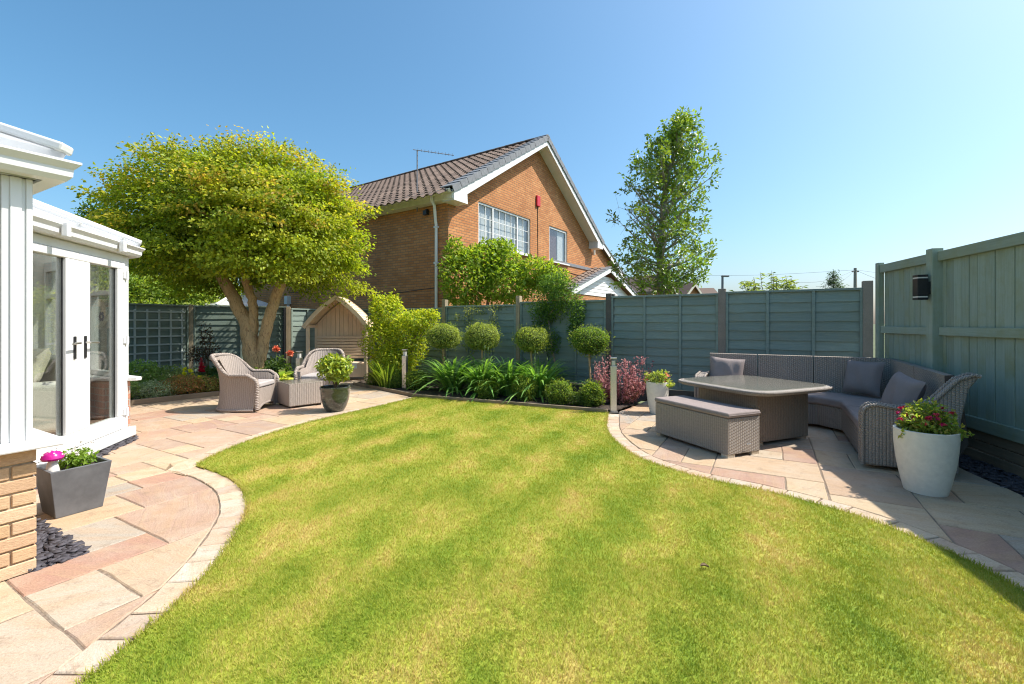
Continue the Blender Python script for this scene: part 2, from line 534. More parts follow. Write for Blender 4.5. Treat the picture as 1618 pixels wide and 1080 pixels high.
def box_uv(me):
    uvl = me.uv_layers.new(name='UVMap')
    for p in me.polygons:
        n = p.normal
        hx = Vector((n.x, n.y, 0))
        if abs(n.z) > .75:
            for li in p.loop_indices:
                c = me.vertices[me.loops[li].vertex_index].co
                uvl.data[li].uv = (c.x, c.y)
        else:
            t = Vector((-n.y, n.x, 0)).normalized()
            for li in p.loop_indices:
                c = me.vertices[me.loops[li].vertex_index].co
                uvl.data[li].uv = (c.dot(t), c.z)
def set_uv(me, fn):
    uvl = me.uv_layers.new(name='UVMap')
    for l in me.loops: uvl.data[l.index].uv = fn[l.vertex_index]

def catmull(pts, per=6):
    pts = [Vector((p[0], p[1], 0)) for p in pts]
    out = []
    P = [pts[0] * 2 - pts[1]] + pts + [pts[-1] * 2 - pts[-2]]
    for i in range(1, len(P) - 2):
        for k in range(per):
            t = k / per
            a, b, c, d = P[i - 1], P[i], P[i + 1], P[i + 2]
            out.append(.5 * ((2 * b) + (c - a) * t + (2 * a - 5 * b + 4 * c - d) * t * t + (3 * b - a - 3 * c + d) * t ** 3))
    out.append(pts[-1])
    return [(p.x, p.y) for p in out]
def offset(line, d):
    out = []
    for i, p in enumerate(line):
        a = Vector(line[max(i - 1, 0)]); b = Vector(line[min(i + 1, len(line) - 1)])
        t = (b - a).normalized()
        out.append((p[0] - t.y * d, p[1] + t.x * d))
    return out
def clip_poly(poly, rect_pts):
    """Sutherland-Hodgman: poly (any) clipped by convex ccw rect_pts"""
    out = list(poly)
    n = len(rect_pts)
    for i in range(n):
        a, b = rect_pts[i], rect_pts[(i + 1) % n]
        inp, out = out, []
        if not inp: break
        def side(p): return (b[0] - a[0]) * (p[1] - a[1]) - (b[1] - a[1]) * (p[0] - a[0])
        for j in range(len(inp)):
            p, q = inp[j], inp[(j + 1) % len(inp)]
            sp, sq = side(p), side(q)
            if sp >= 0: out.append(p)
            if (sp >= 0) != (sq >= 0):
                t = sp / (sp - sq)
                out.append((p[0] + (q[0] - p[0]) * t, p[1] + (q[1] - p[1]) * t))
    return out
def area(p): return .5 * sum(p[i][0] * p[(i + 1) % len(p)][1] - p[(i + 1) % len(p)][0] * p[i][1] for i in range(len(p)))
def inside_np(poly, P):
    x, y = P[:, 0], P[:, 1]; c = np.zeros(len(P), bool); n = len(poly)
    for i in range(n):
        x0, y0 = poly[i]; x1, y1 = poly[(i + 1) % n]
        cond = ((y0 > y) != (y1 > y))
        with np.errstate(divide='ignore', invalid='ignore'):
            xi = (x1 - x0) * (y - y0) / ((y1 - y0) if y1 != y0 else 1e-12) + x0
        c ^= cond & (x < xi)
    return c
def np_mesh(name, V, faces_flat, sizes, mat, cols=None, fattr=None):
    me = bpy.data.meshes.new(name)
    me.vertices.add(len(V)); me.vertices.foreach_set('co', V.astype(np.float32).ravel())
    me.loops.add(len(faces_flat)); me.loops.foreach_set('vertex_index', faces_flat.astype(np.int32))
    starts = np.concatenate([[0], np.cumsum(sizes)[:-1]]).astype(np.int32)
    me.polygons.add(len(sizes)); me.polygons.foreach_set('loop_start', starts)
    me.polygons.foreach_set('loop_total', np.asarray(sizes, np.int32))
    me.update(calc_edges=True)
    me.materials.append(M[mat])
    if cols is not None:
        a = me.color_attributes.new('Col', 'FLOAT_COLOR', 'POINT')
        c4 = np.ones((len(V), 4), np.float32); c4[:, :3] = cols
        a.data.foreach_set('color', c4.ravel())
    if fattr is not None:
        a = me.attributes.new('rnd', 'FLOAT', 'POINT'); a.data.foreach_set('value', fattr.astype(np.float32))
    return me
def unit(v): return v / np.maximum(np.linalg.norm(v, axis=1, keepdims=True), 1e-9)
def palette(rs, n, cols, jit=.18):
    cols = np.array(cols); k = rs.randint(0, len(cols), n); t = rs.rand(n, 1)
    c = (cols[k] * (1 - t * .5) + cols[rs.randint(0, len(cols), n)] * t * .5) * 1.6
    return np.clip(c * (1 + jit * rs.randn(n, 1)), .004, .9)
def leaf_mesh(name, rs, P, D, N, L, W, cols, mat='leaf', fold=.25):
    """one folded lozenge per leaf: P base, D axis, N upper side, L length, W width"""
    n = len(P); D = unit(D); Sd = unit(np.cross(D, N)); Nn = np.cross(Sd, D)
    L = (np.full(n, L) if np.isscalar(L) else L) * (.7 + .6 * rs.rand(n)); W = L * W
    L, W = L[:, None], W[:, None]
    mid = P + D * L * .45
    V = np.stack([P, mid + Sd * W / 2 + Nn * W * fold, P + D * L - Nn * L * .12, mid - Sd * W / 2 + Nn * W * fold], 1).reshape(-1, 3)
    b = (np.arange(n) * 4)[:, None]
    F = (b + np.array([[0, 2, 1, 0, 3, 2]])).ravel()
    return np_mesh(name, V, F, np.full(2 * n, 3), mat, np.repeat(cols, 4, 0))
def ellipsoid_pts(rs, n, c, r, lo=.75, hi=1.0, power=2.0, lump=.0, seed=0):
    d = unit(rs.randn(n, 3))
    if power != 2.0:
        d = d / (np.sum(np.abs(d) ** power, 1, keepdims=True) ** (1 / power))
    f = lo + (hi - lo) * rs.rand(n, 1) ** .6
    if lump:
        w = sum(np.sin(d @ (k * np.array(v)) + ph) for k, v, ph in ((4, (1, .3, .5), seed), (5, (-.4, 1, .2), seed * 2.1), (6, (.3, -.5, 1), seed * .7), (9, (.7, .6, -.5), seed * 1.3)))
        f = f * (1 + lump * w[:, None] / 2.2)
    return np.array(c) + d * f * np.array(r), d
def foliage_shell(name, parent, seed, c, r, n, L, W, cols, mat='leaf', lo=.72, lump=.05, droop=.1, power=2.0, spread=.9):
    rs = np.random.RandomState(seed)
    P, d = ellipsoid_pts(rs, n, c, r, lo, 1.0, power, lump, seed)
    nrm = unit(d / np.array(r))
    D = nrm * .55 + spread * rs.randn(n, 3) * .6 + np.array([0, 0, -droop])
    N = nrm + rs.randn(n, 3) * .45 + np.array([0, 0, .5])
    me = leaf_mesh(name, rs, P - unit(D) * L * .5, D, N, L, W, palette(rs, n, cols), mat)
    return inst(name, me, parent)
def sprays(rs, centres, dirs, per, R_, L, W, cols, name, mat='leaf', flat=.35, droop=.25):
    """leaf sprays: each centre carries `per` leaves spread over a flattish fan"""
    n = len(centres)
    P = np.repeat(centres, per, 0); dd = np.repeat(unit(dirs), per, 0)
    off = rs.randn(n * per, 3) * R_ * np.array([1, 1, flat])
    P = P + off + dd * rs.randn(n * per, 1) * R_ * .8
    D = dd * .4 + unit(off) * .5 + rs.randn(n * per, 3) * .4 + np.array([0, 0, -droop])
    N = np.array([0, 0, 1.0]) + rs.randn(n * per, 3) * .45 + dd * .35
    c = np.repeat(palette(rs, n, cols, .16), per, 0) * (1 + .15 * rs.randn(n * per, 1))
    return leaf_mesh(name, rs, P, D, N, L, W, np.clip(c, .004, .9), mat)

# ================================================================ GROUND
g = MB(); g.add([(-400, -60, -.10), (400, -60, -.10), (400, 700, -.10), (-400, 700, -.10)], [(0, 1, 2, 3)])
tag(g.build('ground', 'ground'), kind='structure')

lawn_left_near = catmull([(-1.62, -1.6), (-1.61, -.2), (-1.60, .9), (-1.60, 1.71), (-1.61, 2.21), (-1.68, 2.63), (-1.87, 3.19), (-2.06, 3.52), (-2.30, 3.81), (-2.63, 4.08), (-2.97, 4.28)], 5)
lawn_left_far = catmull([(-2.98, 4.30), (-3.02, 4.62), (-3.00, 5.12), (-2.90, 5.65), (-2.69, 6.27), (-2.30, 7.04), (-1.72, 8.22)], 5)
lawn_right = catmull([(2.30, -1.6), (2.45, .3), (2.53, 1.5), (2.56, 2.26), (2.58, 2.50), (2.55, 2.75), (2.46, 3.06), (2.28, 3.36), (1.99, 3.67), (1.60, 4.0), (1.28, 4.52), (1.18, 5.12), (1.20, 5.78), (1.42, 6.78)], 5)
lawn_poly = lawn_left_near + lawn_left_far + [(1.42, 6.80)] + lawn_right[::-1]
lb = MB(); lb.add([(x, y, .008) for x, y in lawn_poly], [tuple(range(len(lawn_poly)))[::-1]])
lawn = lb.build('lawn', 'lawn_base'); tag(lawn, kind='structure')

def grass_blades():
    rs = np.random.RandomState(3)
    out = []
    for y0, y1, dens, hgt, wid in ((-.9, 1.2, 7000, .019, .0060), (1.2, 2.6, 40000, .0165, .0026), (2.6, 3.8, 24000, .017, .0032), (3.8, 5.4, 13000, .018, .0045), (5.4, 8.4, 6500, .019, .0068)):
        n = int(dens * 6.2 * (y1 - y0))
        P = np.stack([rs.uniform(-3.2, 3.0, n), rs.uniform(y0, y1, n)], 1)
        P = P[inside_np(lawn_poly, P)]
        k = (np.abs(P[:, 0]) < P[:, 1] * 1.16 + .15) | (rs.rand(len(P)) < .35) | (P[:, 1] < 1.2)
        P = P[k]
        out.append((P, np.full(len(P), hgt), np.full(len(P), wid)))
    # a ragged, taller fringe along the edges
    edge = []
    for line in (lawn_left_near, lawn_left_far, lawn_right, [lawn_left_far[-1], (1.42, 6.80)]):
        for i in range(len(line) - 1):
            a, b = np.array(line[i]), np.array(line[i + 1])
            if max(a[1], b[1]) < 1.2: continue
            m = int(np.linalg.norm(b - a) * 620)
            t = rs.rand(m, 1)
            edge.append(a + (b - a) * t + rs.randn(m, 2) * .012)
    Pe = np.concatenate(edge)
    out.append((Pe, np.full(len(Pe), .028), np.full(len(Pe), .0032)))
    P = np.concatenate([o[0] for o in out]); H = np.concatenate([o[1] for o in out]); W = np.concatenate([o[2] for o in out])
    n = len(P)
    H = H * (.55 + .8 * rs.rand(n)); az = rs.uniform(0, 2 * PI, n)
    lean = .2 + .55 * rs.rand(n)
    # mown nap: blades lean one way and the other in alternate stripes
    nap = np.sign(np.sin((P[:, 0] * E1.x + P[:, 1] * E1.y) * 9.6 + 1.5))
    dirx = np.cos(az) + nap * .22 * E2.x; diry = np.sin(az) + nap * .22 * E2.y
    base = np.stack([P[:, 0], P[:, 1], np.full(n, .006)], 1)
    d = np.stack([dirx * lean, diry * lean, np.ones(n)], 1)
    sd = np.stack([-np.sin(az), np.cos(az), np.zeros(n)], 1) * W[:, None] / 2
    mid = base + d * np.array([.6, .6, .62]) * H[:, None] * .8
    tip = base + d * np.array([1.35, 1.35, .9]) * H[:, None]
    V = np.stack([base - sd, base + sd, mid + sd * .8, mid - sd * .8, tip], 1).reshape(-1, 3)
    b = (np.arange(n) * 5)[:, None]
    F = (b + np.array([[0, 1, 2, 3, 3, 2, 4]])).ravel()
    me = np_mesh('grass', V, F, np.tile([4, 3], n), 'grass', fattr=np.repeat(rs.rand(n), 5))
    o = inst('grass', me)
    tag(o, 'short mown grass of the lawn with yellow dry patches', 'grass', kind='stuff')
grass_blades()

# ================================================================ PATIO
patio = thing('patio', 'patio of buff and pink sandstone slabs', 'patio')
del patio['category']; del patio['label']; tag(patio, kind='structure')

def stone_piece(poly, name, mat, parent, h=.0, gap=.006, jitter=.004, t=.045, seed=0):
    r_ = random.Random(seed)
    pts = []
    n = len(poly)
    for i in range(n):
        a, b = Vector(poly[i]), Vector(poly[(i + 1) % n])
        L = (b - a).length
        if L < 1e-4: continue
        m = max(1, int(L / .11))
        for k in range(m): pts.append(a.lerp(b, k / m))
    if len(pts) < 3: return
    cx = sum(p.x for p in pts) / len(pts); cy = sum(p.y for p in pts) / len(pts)
    q = []
    for p in pts: q.append((p.x + r_.uniform(-jitter, jitter), p.y + r_.uniform(-jitter, jitter)))
    n = len(q)
    def inset(d):
        out = []
        for i in range(n):
            a = Vector(q[i - 1]); b = Vector(q[(i + 1) % n]); tt = (b - a)
            if tt.length < 1e-6: out.append(q[i]); continue
            tt.normalize(); out.append((q[i][0] - tt.y * d - cx, q[i][1] + tt.x * d - cy))
        return out
    r0, r1 = inset(gap), inset(gap + .006)
    tilt = (r_.uniform(-.003, .003), r_.uniform(-.003, .003))
    def zz(x, y): return h + tilt[0] * x + tilt[1] * y
    mb = MB()
    vs = [(x, y, -t) for x, y in r0] + [(x, y, zz(x, y) - .005) for x, y in r0] + [(x, y, zz(x, y)) for x, y in r1]
    fs = [tuple(range(2 * n, 3 * n))]
    for L_ in (0, 1):
        for i in range(n): fs.append((L_ * n + i, L_ * n + (i + 1) % n, (L_ + 1) * n + (i + 1) % n, (L_ + 1) * n + i))
    mb.add(vs, fs)
    return mb.build(name, mat, parent, loc=(cx, cy, 0))

KW = .17
kin_near = offset(lawn_left_near, KW + .001); kin_far = offset(lawn_left_far, KW + .001)
kin_right = offset(lawn_right, -(KW + .001))
tip_in = (-3.17, 4.17)
def W2(a, b): p = S(a, b); return (p.x, p.y)
kin_near = [p for p in kin_near if not (p[0] < -2.95)] + [tip_in]
left_patio = kin_near + [p for p in kin_far if p[1] > 4.5] + [(-1.95, 8.45), (-2.72, 9.22), (-3.45, 9.90), (-3.35, 11.2), (-5.0, 12.0), (-5.0, 9.7), (-5.42, 8.47), (-6.25, 7.42), (-6.9, 6.75)] + \
    [W2(-9.0, 2.50), W2(-6.52, 2.50), W2(-6.38, 2.42), W2(-5.08, 1.12), W2(-3.49, 1.10), W2(-3.49, -2.4), (-1.83, -1.6)]
if area(left_patio) < 0: left_patio = left_patio[::-1]
FD = Vector((.256, .967, 0)).normalized()            # run of the tall right fence
FC = Vector((5.05, 6.2, 0))
def FP(t, off=0.0, z=0.0):                           # point on that fence, t metres from the corner towards the camera, off into the garden
    p = FC - FD * t + Vector((-FD.y, FD.x, 0)) * off
    return Vector((p.x, p.y, z))
right_patio = kin_right + [(1.62, 6.93), (1.95, 7.35), (2.42, 8.05), (5.02, 6.55), tuple(FP(0.2, .30)[:2]), tuple(FP(2.4, .34)[:2]), tuple(FP(7.6, .34)[:2])]
if area(right_patio) < 0: right_patio = right_patio[::-1]

for poly, nm in ((left_patio, 'bedding_mortar'), (right_patio, 'bedding_mortar')):
    mb = MB(); mb.add([(x, y, -.0065) for x, y in poly], [tuple(range(len(poly)))])
    mb.build(nm, 'mortar', patio)
# kerb bed under the edging stones
for a, b in ((lawn_left_near, offset(lawn_left_near, KW + .03)), (lawn_left_far, offset(lawn_left_far, KW + .03)), (lawn_right, offset(lawn_right, -(KW + .03)))):
    n = len(a); mb = MB()
    mb.add([(x, y, -.0085) for x, y in a] + [(x, y, -.0085) for x, y in b], [(i, i + 1, n + i + 1, n + i) for i in range(n - 1)])
    mb.build('kerb_mortar', 'mortar', patio)

hand = [(-5.03, -4.75, 1.12, 1.46), (-5.03, -4.75, 1.46, 1.77), (-5.03, -4.75, 1.77, 2.08), (-4.75, -4.47, 1.10, 1.76), (-4.75, -4.47, 1.76, 2.08),
        (-4.47, -3.98, 1.10, 1.58), (-4.47, -3.98, 1.58, 2.5), (-3.98, -3.49, 1.10, 1.40), (-3.98, -3.21, 1.40, 2.5), (-3.49, -3.21, .77, 1.40),
        (-3.21, -2.70, .77, 1.06), (-3.21, -2.70, 1.06, 2.5), (-2.70, -2.42, .77, 1.7), (-3.49, -3.02, .20, .77), (-3.02, -2.42, .12, .77),
        (-3.49, -3.02, -.40, .20), (-3.02, -2.42, -.46, .12), (-2.42, -1.9, .3, .9), (-2.42, -1.5, -.5, .3), (-3.49, -2.6, -1.2, -.43), (-2.6, -1.4, -1.2, -.48), (-2.42, -2.0, .9, 1.4)]
def fill(poly, a0, b0, na, nb, c, seed, occupied=()):
    r_ = random.Random(seed); occ = set()
    for i in range(na):
        for j in range(nb):
            x, y = a0 + (i + .5) * c, b0 + (j + .5) * c
            for o in occupied:
                if o[0] - .02 < x < o[1] + .02 and o[2] - .02 < y < o[3] + .02: occ.add((i, j))
    rects = []
    for j in range(nb):
        for i in range(na):
            if (i, j) in occ: continue
            opts = [(2, 2), (2, 1), (1, 2), (3, 2), (2, 3), (1, 1), (3, 2), (2, 2)]
            r_.shuffle(opts); opts.append((1, 1))
            for w, h in opts:
                cells = [(i + x, j + y) for x in range(w) for y in range(h)]
                if all(q not in occ and q[0] < na and q[1] < nb for q in cells):
                    occ.update(cells); rects.append((a0 + i * c, a0 + (i + w) * c, b0 + j * c, b0 + (j + h) * c)); break
    return rects
c_ = .285
rects_l = hand + fill(left_patio, -4.47 - c_ * 20, 2.08 - c_ * 5, 26, 34, c_, 11, [(-5.03, -1.0, -2, 2.08), (-4.47, -1.0, -2, 2.5)])
rects_r = fill(right_patio, -2.2, -1.15, 14, 34, .29, 23)
k = 0
for poly, rects in ((left_patio, rects_l), (right_patio, rects_r)):
    for a0, a1, b0, b1 in rects:
        rp = [W2(a0, b0), W2(a1, b0), W2(a1, b1), W2(a0, b1)]
        q = clip_poly(poly, rp)
        q2 = []
        for p in q:
            if not q2 or (Vector(p) - Vector(q2[-1])).length > .012: q2.append(p)
        if len(q2) > 2 and (Vector(q2[0]) - Vector(q2[-1])).length < .012: q2.pop()
        if len(q2) < 3 or area(q2) < .006: continue
        k += 1
        stone_piece(q2, 'paving_slab', 'sandstone', patio, rnd.uniform(-.001, .001), .0050, .0035, seed=k)
def kerb(line, sgn, s0=.0, lmin=.16, lmax=.27):
    out = offset(line, sgn * KW)
    cum = [0]
    for i in range(1, len(line)): cum.append(cum[-1] + (Vector(line[i]) - Vector(line[i - 1])).length)
    def at(ln, s_):
        for i in range(len(cum) - 1):
            if s_ <= cum[i + 1]:
                t = (s_ - cum[i]) / max(cum[i + 1] - cum[i], 1e-6)
                return tuple(Vector(ln[i]).lerp(Vector(ln[i + 1]), t))
        return ln[-1]
    s_ = s0
    while s_ < cum[-1] - .05:
        L = min(rnd.uniform(lmin, lmax), cum[-1] - s_)
        a, b, c, d = at(line, s_), at(line, s_ + L), at(out, s_ + L), at(out, s_)
        am, dm = at(line, s_ + L / 2), at(out, s_ + L / 2)
        q = [a, am, b, c, dm, d]
        if area(q) < 0: q = q[::-1]
        global k; k += 1
        if abs(area(q)) > .004: stone_piece(q, 'kerb_stone', 'kerb_stone', patio, rnd.uniform(.0, .003), .0055, .004, seed=k)
        s_ += L
kerb(lawn_left_near, 1); kerb(lawn_left_far, 1, .20); kerb(lawn_right, -1)
_of = offset(lawn_left_far, KW); _on = offset(lawn_left_near, KW)
_c = [lawn_left_near[-1], _on[-1], tip_in, (-3.22, 4.36), (-3.19, 4.50), (-3.01, 4.50)]
stone_piece(_c if area(_c) > 0 else _c[::-1], 'kerb_stone', 'kerb_stone', patio, .001, .004, .003, seed=9001)

# slate chippings in the gaps along the walls
def slate(name, poly, n, seed, label):
    rs = np.random.RandomState(seed)
    P = np.array(poly); lo, hi = P.min(0), P.max(0)
    q = rs.uniform(lo, hi, (n * 4, 2)); q = q[inside_np(poly, q)][:n]; n = len(q)
    th = rs.uniform(0, 2 * PI, n); L = rs.uniform(.026, .062, n); W_ = L * rs.uniform(.45, .9, n)
    ax = np.stack([np.cos(th), np.sin(th), rs.uniform(-.22, .22, n)], 1); ay = np.stack([-np.sin(th), np.cos(th), rs.uniform(-.22, .22, n)], 1)
    c = np.concatenate([q, rs.uniform(-.02, .012, (n, 1))], 1)
    up = np.array([0, 0, 1.0])
    V = []
    for sx, sy in ((-1, -.7), (.3, -1), (1, .2), (-.2, 1)):
        V.append(c + ax * (L * sx)[:, None] / 2 * 1.3 + ay * (W_ * sy)[:, None] / 2 * 1.3)
    T = [v + up * rs.uniform(.004, .010, (n, 1)) for v in V]
    VV = np.stack(T + V, 1).reshape(-1, 3); b = (np.arange(n) * 8)[:, None]
    F = (b + np.array([[0, 1, 2, 3, 4, 5, 1, 0, 5, 6, 2, 1, 6, 7, 3, 2, 7, 4, 0, 3]])).ravel()
    o = inst(name, np_mesh(name, VV, F, np.full(5 * n, 4), 'slate_chip'))
    tag(o, label, 'slate', kind='stuff')
    mb = MB(); mb.add([(x, y, -.02) for x, y in poly], [tuple(range(len(poly))) if area(poly) > 0 else tuple(range(len(poly)))[::-1]])
    tag(mb.build('gravel_bed', 'soil'), kind='structure')
slate('slate_chippings', [W2(-5.02, .86), W2(-3.48, .86), W2(-3.48, 1.11), W2(-5.05, 1.13)], 900, 5, 'dark slate chippings between the brick wall corner and the slabs')
slate('slate_chippings', [W2(-5.02, .90), W2(-5.0, 1.14), W2(-6.36, 2.44), W2(-6.60, 2.52)], 900, 6, 'dark slate chippings below the white double doors')
slate('slate_chippings', [tuple(FP(.2, .02)[:2]), tuple(FP(4.2, .02)[:2]), tuple(FP(4.2, .345)[:2]), tuple(FP(.2, .31)[:2])], 2000, 7, 'dark slate chippings along the foot of the tall fence')

# flower beds
bed1 = [(-1.72, 8.26), (1.44, 6.83), (1.62, 6.95), (1.95, 7.37), (2.45, 8.1), (-5.4, 12.5), (-3.42, 11.25), (-3.45, 9.93), (-2.70, 9.25)]
bed2 = [(-6.95, 6.80), (-6.25, 7.47), (-5.42, 8.52), (-5.0, 9.75), (-5.0, 12.1), (-6.0, 12.1), (-8.0, 11.3), (-9.6, 8.2), (-9.2, 7.6)]
for poly in (bed1, bed2):
    nx = 60; P = np.array(poly); lo, hi = P.min(0), P.max(0)
    bm = bmesh.new(); vs = [bm.verts.new((x, y, .02)) for x, y in poly]; bm.faces.new(vs if area(poly) > 0 else vs[::-1])
    bmesh.ops.triangulate(bm, faces=bm.faces[:]); bmesh.ops.subdivide_edges(bm, edges=bm.edges[:], cuts=8, use_grid_fill=True)
    for v in bm.verts: v.co.z += rnd.uniform(-.012, .022)
    me = bpy.data.meshes.new('flower_bed'); bm.to_mesh(me); bm.free(); me.materials.append(M['soil'])
    tag(inst('flower_bed', me), kind='structure')
def edging(name, pts, label, h=.075):
    r_ = thing(name, label, 'edging', (pts[0][0], pts[0][1], 0))
    for i in range(len(pts) - 1):
        a, b = Vector((*pts[i], 0)), Vector((*pts[i + 1], 0)); o = Vector((*pts[0], 0))
        d = b - a; L = d.length
        mb = MB(); mb.box(0, L, -.02, .02, -.05, h)
        mb.build('board', 'edging_wood', r_, bevel=.004, loc=a - o, rot=(0, 0, math.atan2(d.y, d.x)))
    return r_
edging('timber_edging', [(-3.45, 9.92), (-2.71, 9.24), (-1.71, 8.245), (-.15, 7.53), (1.43, 6.815)], 'low timber edging between the lawn and the long border', .06)
edging('timber_edging', [(-6.95, 6.78), (-6.24, 7.45), (-5.41, 8.49), (-5.0, 9.72)], 'low timber edging round the bed under the maple', .09)

# ================================================================ CONSERVATORY
def mat_poly():
    t = NT('polycarbonate', .35, .5)
    t.color((.78, .79, .80))
    tl = t.new('ShaderNodeBsdfTranslucent'); tl.inputs[0].default_value = (.8, .82, .84, 1)
    mx = t.new('ShaderNodeMixShader'); mx.inputs[0].default_value = .6
    t.link(t.b.outputs[0], mx.inputs[1]); t.link(tl.outputs[0], mx.inputs[2]); t.link(mx.outputs[0], t.n['Material Output'].inputs[0])
mat_poly()

CA, CB = -5.02, .89
cons = thing('conservatory', 'white framed conservatory on brick dwarf walls at the left', 'conservatory', S(CA, CB), -TH)
def L_(a, b, z=0.0): return Vector((a - CA, b - CB, z))
def plane(a, b, ang):
    """local frame: origin at (a,b), x along the wall, y outward"""
    return Matrix.Translation(L_(a, b)) @ Matrix.Rotation(ang, 4, 'Z')
mNear = plane(-3.49, -2.6, R(90)) @ Matrix.Diagonal((1, -1, 1, 1))     # a = -3.49 wall; x runs to the corner, y outward (mirrored)
mFac = plane(-6.60, 2.47, R(-45))                                     # the doors: x from the far end towards the camera
mFar = plane(-9.0, 2.47, 0)                                           # b = 2.47 wall, outward +b
mIn = plane(-5.02, .89, 0)                                            # b = .89 wall, outward +b

def fix(mb):
    """recalculate winding after a mirrored matrix"""
    bm = bmesh.new(); me = bpy.data.meshes.new('tmp'); me.from_pydata(mb.v, [], mb.f); bm.from_mesh(me)
    bmesh.ops.recalc_face_normals(bm, faces=bm.faces); bm.to_mesh(me); bm.free()
    mb.v = [tuple(v.co) for v in me.vertices]; mb.f = [tuple(p.vertices) for p in me.polygons]
    bpy.data.meshes.remove(me); return mb
def wbox(m, x0, x1, y0, y1, z0, z1): return fix(MB().box(x0, x1, y0, y1, z0, z1, m))

def window(m, x0, x1, z0, z1, parent, xs=(), zs=(), fw=.06, dep=.07, y=0.0, frame='upvc', glass='pane_glass', name='window', bars=None, parent_name=None):
    mb = MB()
    mb.box(x0, x1, y - dep, y, z1 - fw, z1, m); mb.box(x0, x1, y - dep, y, z0, z0 + fw, m)
    mb.box(x0, x0 + fw, y - dep, y, z0 + fw, z1 - fw, m); mb.box(x1 - fw, x1, y - dep, y, z0 + fw, z1 - fw, m)
    cx = [x0 + fw] + [v for x in xs for v in (x - fw / 2, x + fw / 2)] + [x1 - fw]
    cz = [z0 + fw] + [v for z in zs for v in (z - fw / 2, z + fw / 2)] + [z1 - fw]
    for x in xs: mb.box(x - fw / 2, x + fw / 2, y - dep, y - .002, z0 + fw, z1 - fw, m)
    for z in zs:
        for i in range(0, len(cx), 2): mb.box(cx[i], cx[i + 1], y - dep, y - .003, z - fw / 2, z + fw / 2, m)
    fix(mb)
    w = mb.build(name, frame, parent, bevel=.006)
    for i in range(0, len(cx), 2):
        for j in range(0, len(cz), 2):
            p = wbox(m, cx[i] - .01, cx[i + 1] + .01, y - dep * .6, y - dep * .6 + .006, cz[j] - .01, cz[j + 1] + .01)
            p.build('pane', glass, w)
            if bars:
                nb, mbb = bars, MB()
                gw = .018
                W_, H_ = cx[i + 1] - cx[i], cz[j + 1] - cz[j]
                nx = max(1, round(W_ / nb)); nz = max(1, round(H_ / nb))
                for q in range(1, nx): mbb.box(cx[i] + W_ * q / nx - gw / 2, cx[i] + W_ * q / nx + gw / 2, y - dep * .55 + .008, y - dep * .55 + .02, cz[j], cz[j + 1], m)
                for q in range(1, nz): mbb.box(cx[i], cx[i + 1], y - dep * .55 + .006, y - dep * .55 + .018, cz[j] + H_ * q / nz - gw / 2, cz[j] + H_ * q / nz + gw / 2, m)
                if mbb.v: fix(mbb).build('glazing_bar', frame, w)
    return w

# dwarf wall cores and the separate bricks of the two near faces
wbox(mNear, 0, 3.49 - .02, -.22, -.012, -.06, .66).build('wall_core', 'brick_mortar', cons)
wbox(mIn, 0, 1.53 - .02, -.22, -.012, -.06, .66).build('wall_core', 'brick_mortar', cons)
fm = MB().box(-2.4, 2.4, -.25, 0, -.06, .52, None)
wbox(mFar, 0, 2.42, -.25, -.002, -.06, .66).build('wall', 'house_brick_red', cons, uv='box')
wbox(mFac, 1.80, 2.23, -.25, -.002, -.06, .66).build('wall', 'house_brick_red', cons, uv='box')
bmeshes = {}
def brick_mesh(L):
    key = round(L, 3)
    if key not in bmeshes:
        mb = MB().box(0, L, -.06, 0, 0, .065)
        bm = bmesh.new(); me = mb.mesh('brick', 'buff_brick'); bm.from_mesh(me)
        bmesh.ops.bevel(bm, geom=bm.edges[:], offset=.004, segments=1, affect='EDGES'); bm.to_mesh(me); bm.free()
        bmeshes[key] = me
    return bmeshes[key]
def brickwork(parent, org, ang, length, courses, z0=0.0, end_first=.215):
    for c in range(courses):
        x = length
        first = end_first if c % 2 == 0 else .1025
        while x > 0:
            L = first if first else .215
            first = None
            L = min(L, x)
            if L < .04: break
            dy = rnd.uniform(-.0025, .0025)
            o = inst('brick', brick_mesh(L - .009), parent, org + Vector((math.cos(ang) * (x - L) - math.sin(ang) * dy, math.sin(ang) * (x - L) + math.cos(ang) * dy, z0 + c * .075)), (0, 0, ang))
            x -= L
# a = -3.49 face: x towards +b, outward +a  -> rotation 90 gives outward -a, so run it from the corner the other way
def brick_face(parent, start, ang, length, courses, z0):
    for c in range(courses):
        x = 0.0; first = .215 if c % 2 == 0 else .1025
        while x < length - .03:
            L = min(first or .215, length - x); first = None
            off = Matrix.Rotation(ang, 3, 'Z') @ Vector((x, rnd.uniform(-.0025, .0025), z0 + c * .075))
            inst('brick', brick_mesh(L - .009), parent, start + off, (0, 0, ang)); x += L
brick_face(cons, L_(-3.49, .89), R(-90), 1.5, 9, -.003)
brick_face(cons, L_(-5.02, .89), 0, 1.53, 9, -.003) if False else brick_face(cons, L_(-5.0, .89), 0, 1.51, 9, -.003)
# sills
def sill(pts, z0, z1, name='window_sill'):
    mb = MB().prism(pts, z0, z1); fix(mb).build(name, 'upvc', cons, bevel=.008)
sill([tuple(L_(-3.42, -2.6)[:2]), tuple(L_(-3.40, .98)[:2]), tuple(L_(-5.02, .98)[:2]), tuple(L_(-5.02, .70)[:2]), tuple(L_(-3.72, .70)[:2]), tuple(L_(-3.72, -2.6)[:2])], .675, .715)
sill([tuple(L_(-9.0, 2.57)[:2]), tuple(L_(-6.55, 2.57)[:2]), tuple(L_(-6.50, 2.50)[:2]), tuple(L_(-6.62, 2.38)[:2]), tuple(L_(-6.9, 2.2)[:2]), tuple(L_(-9.0, 2.2)[:2])], .668, .71)
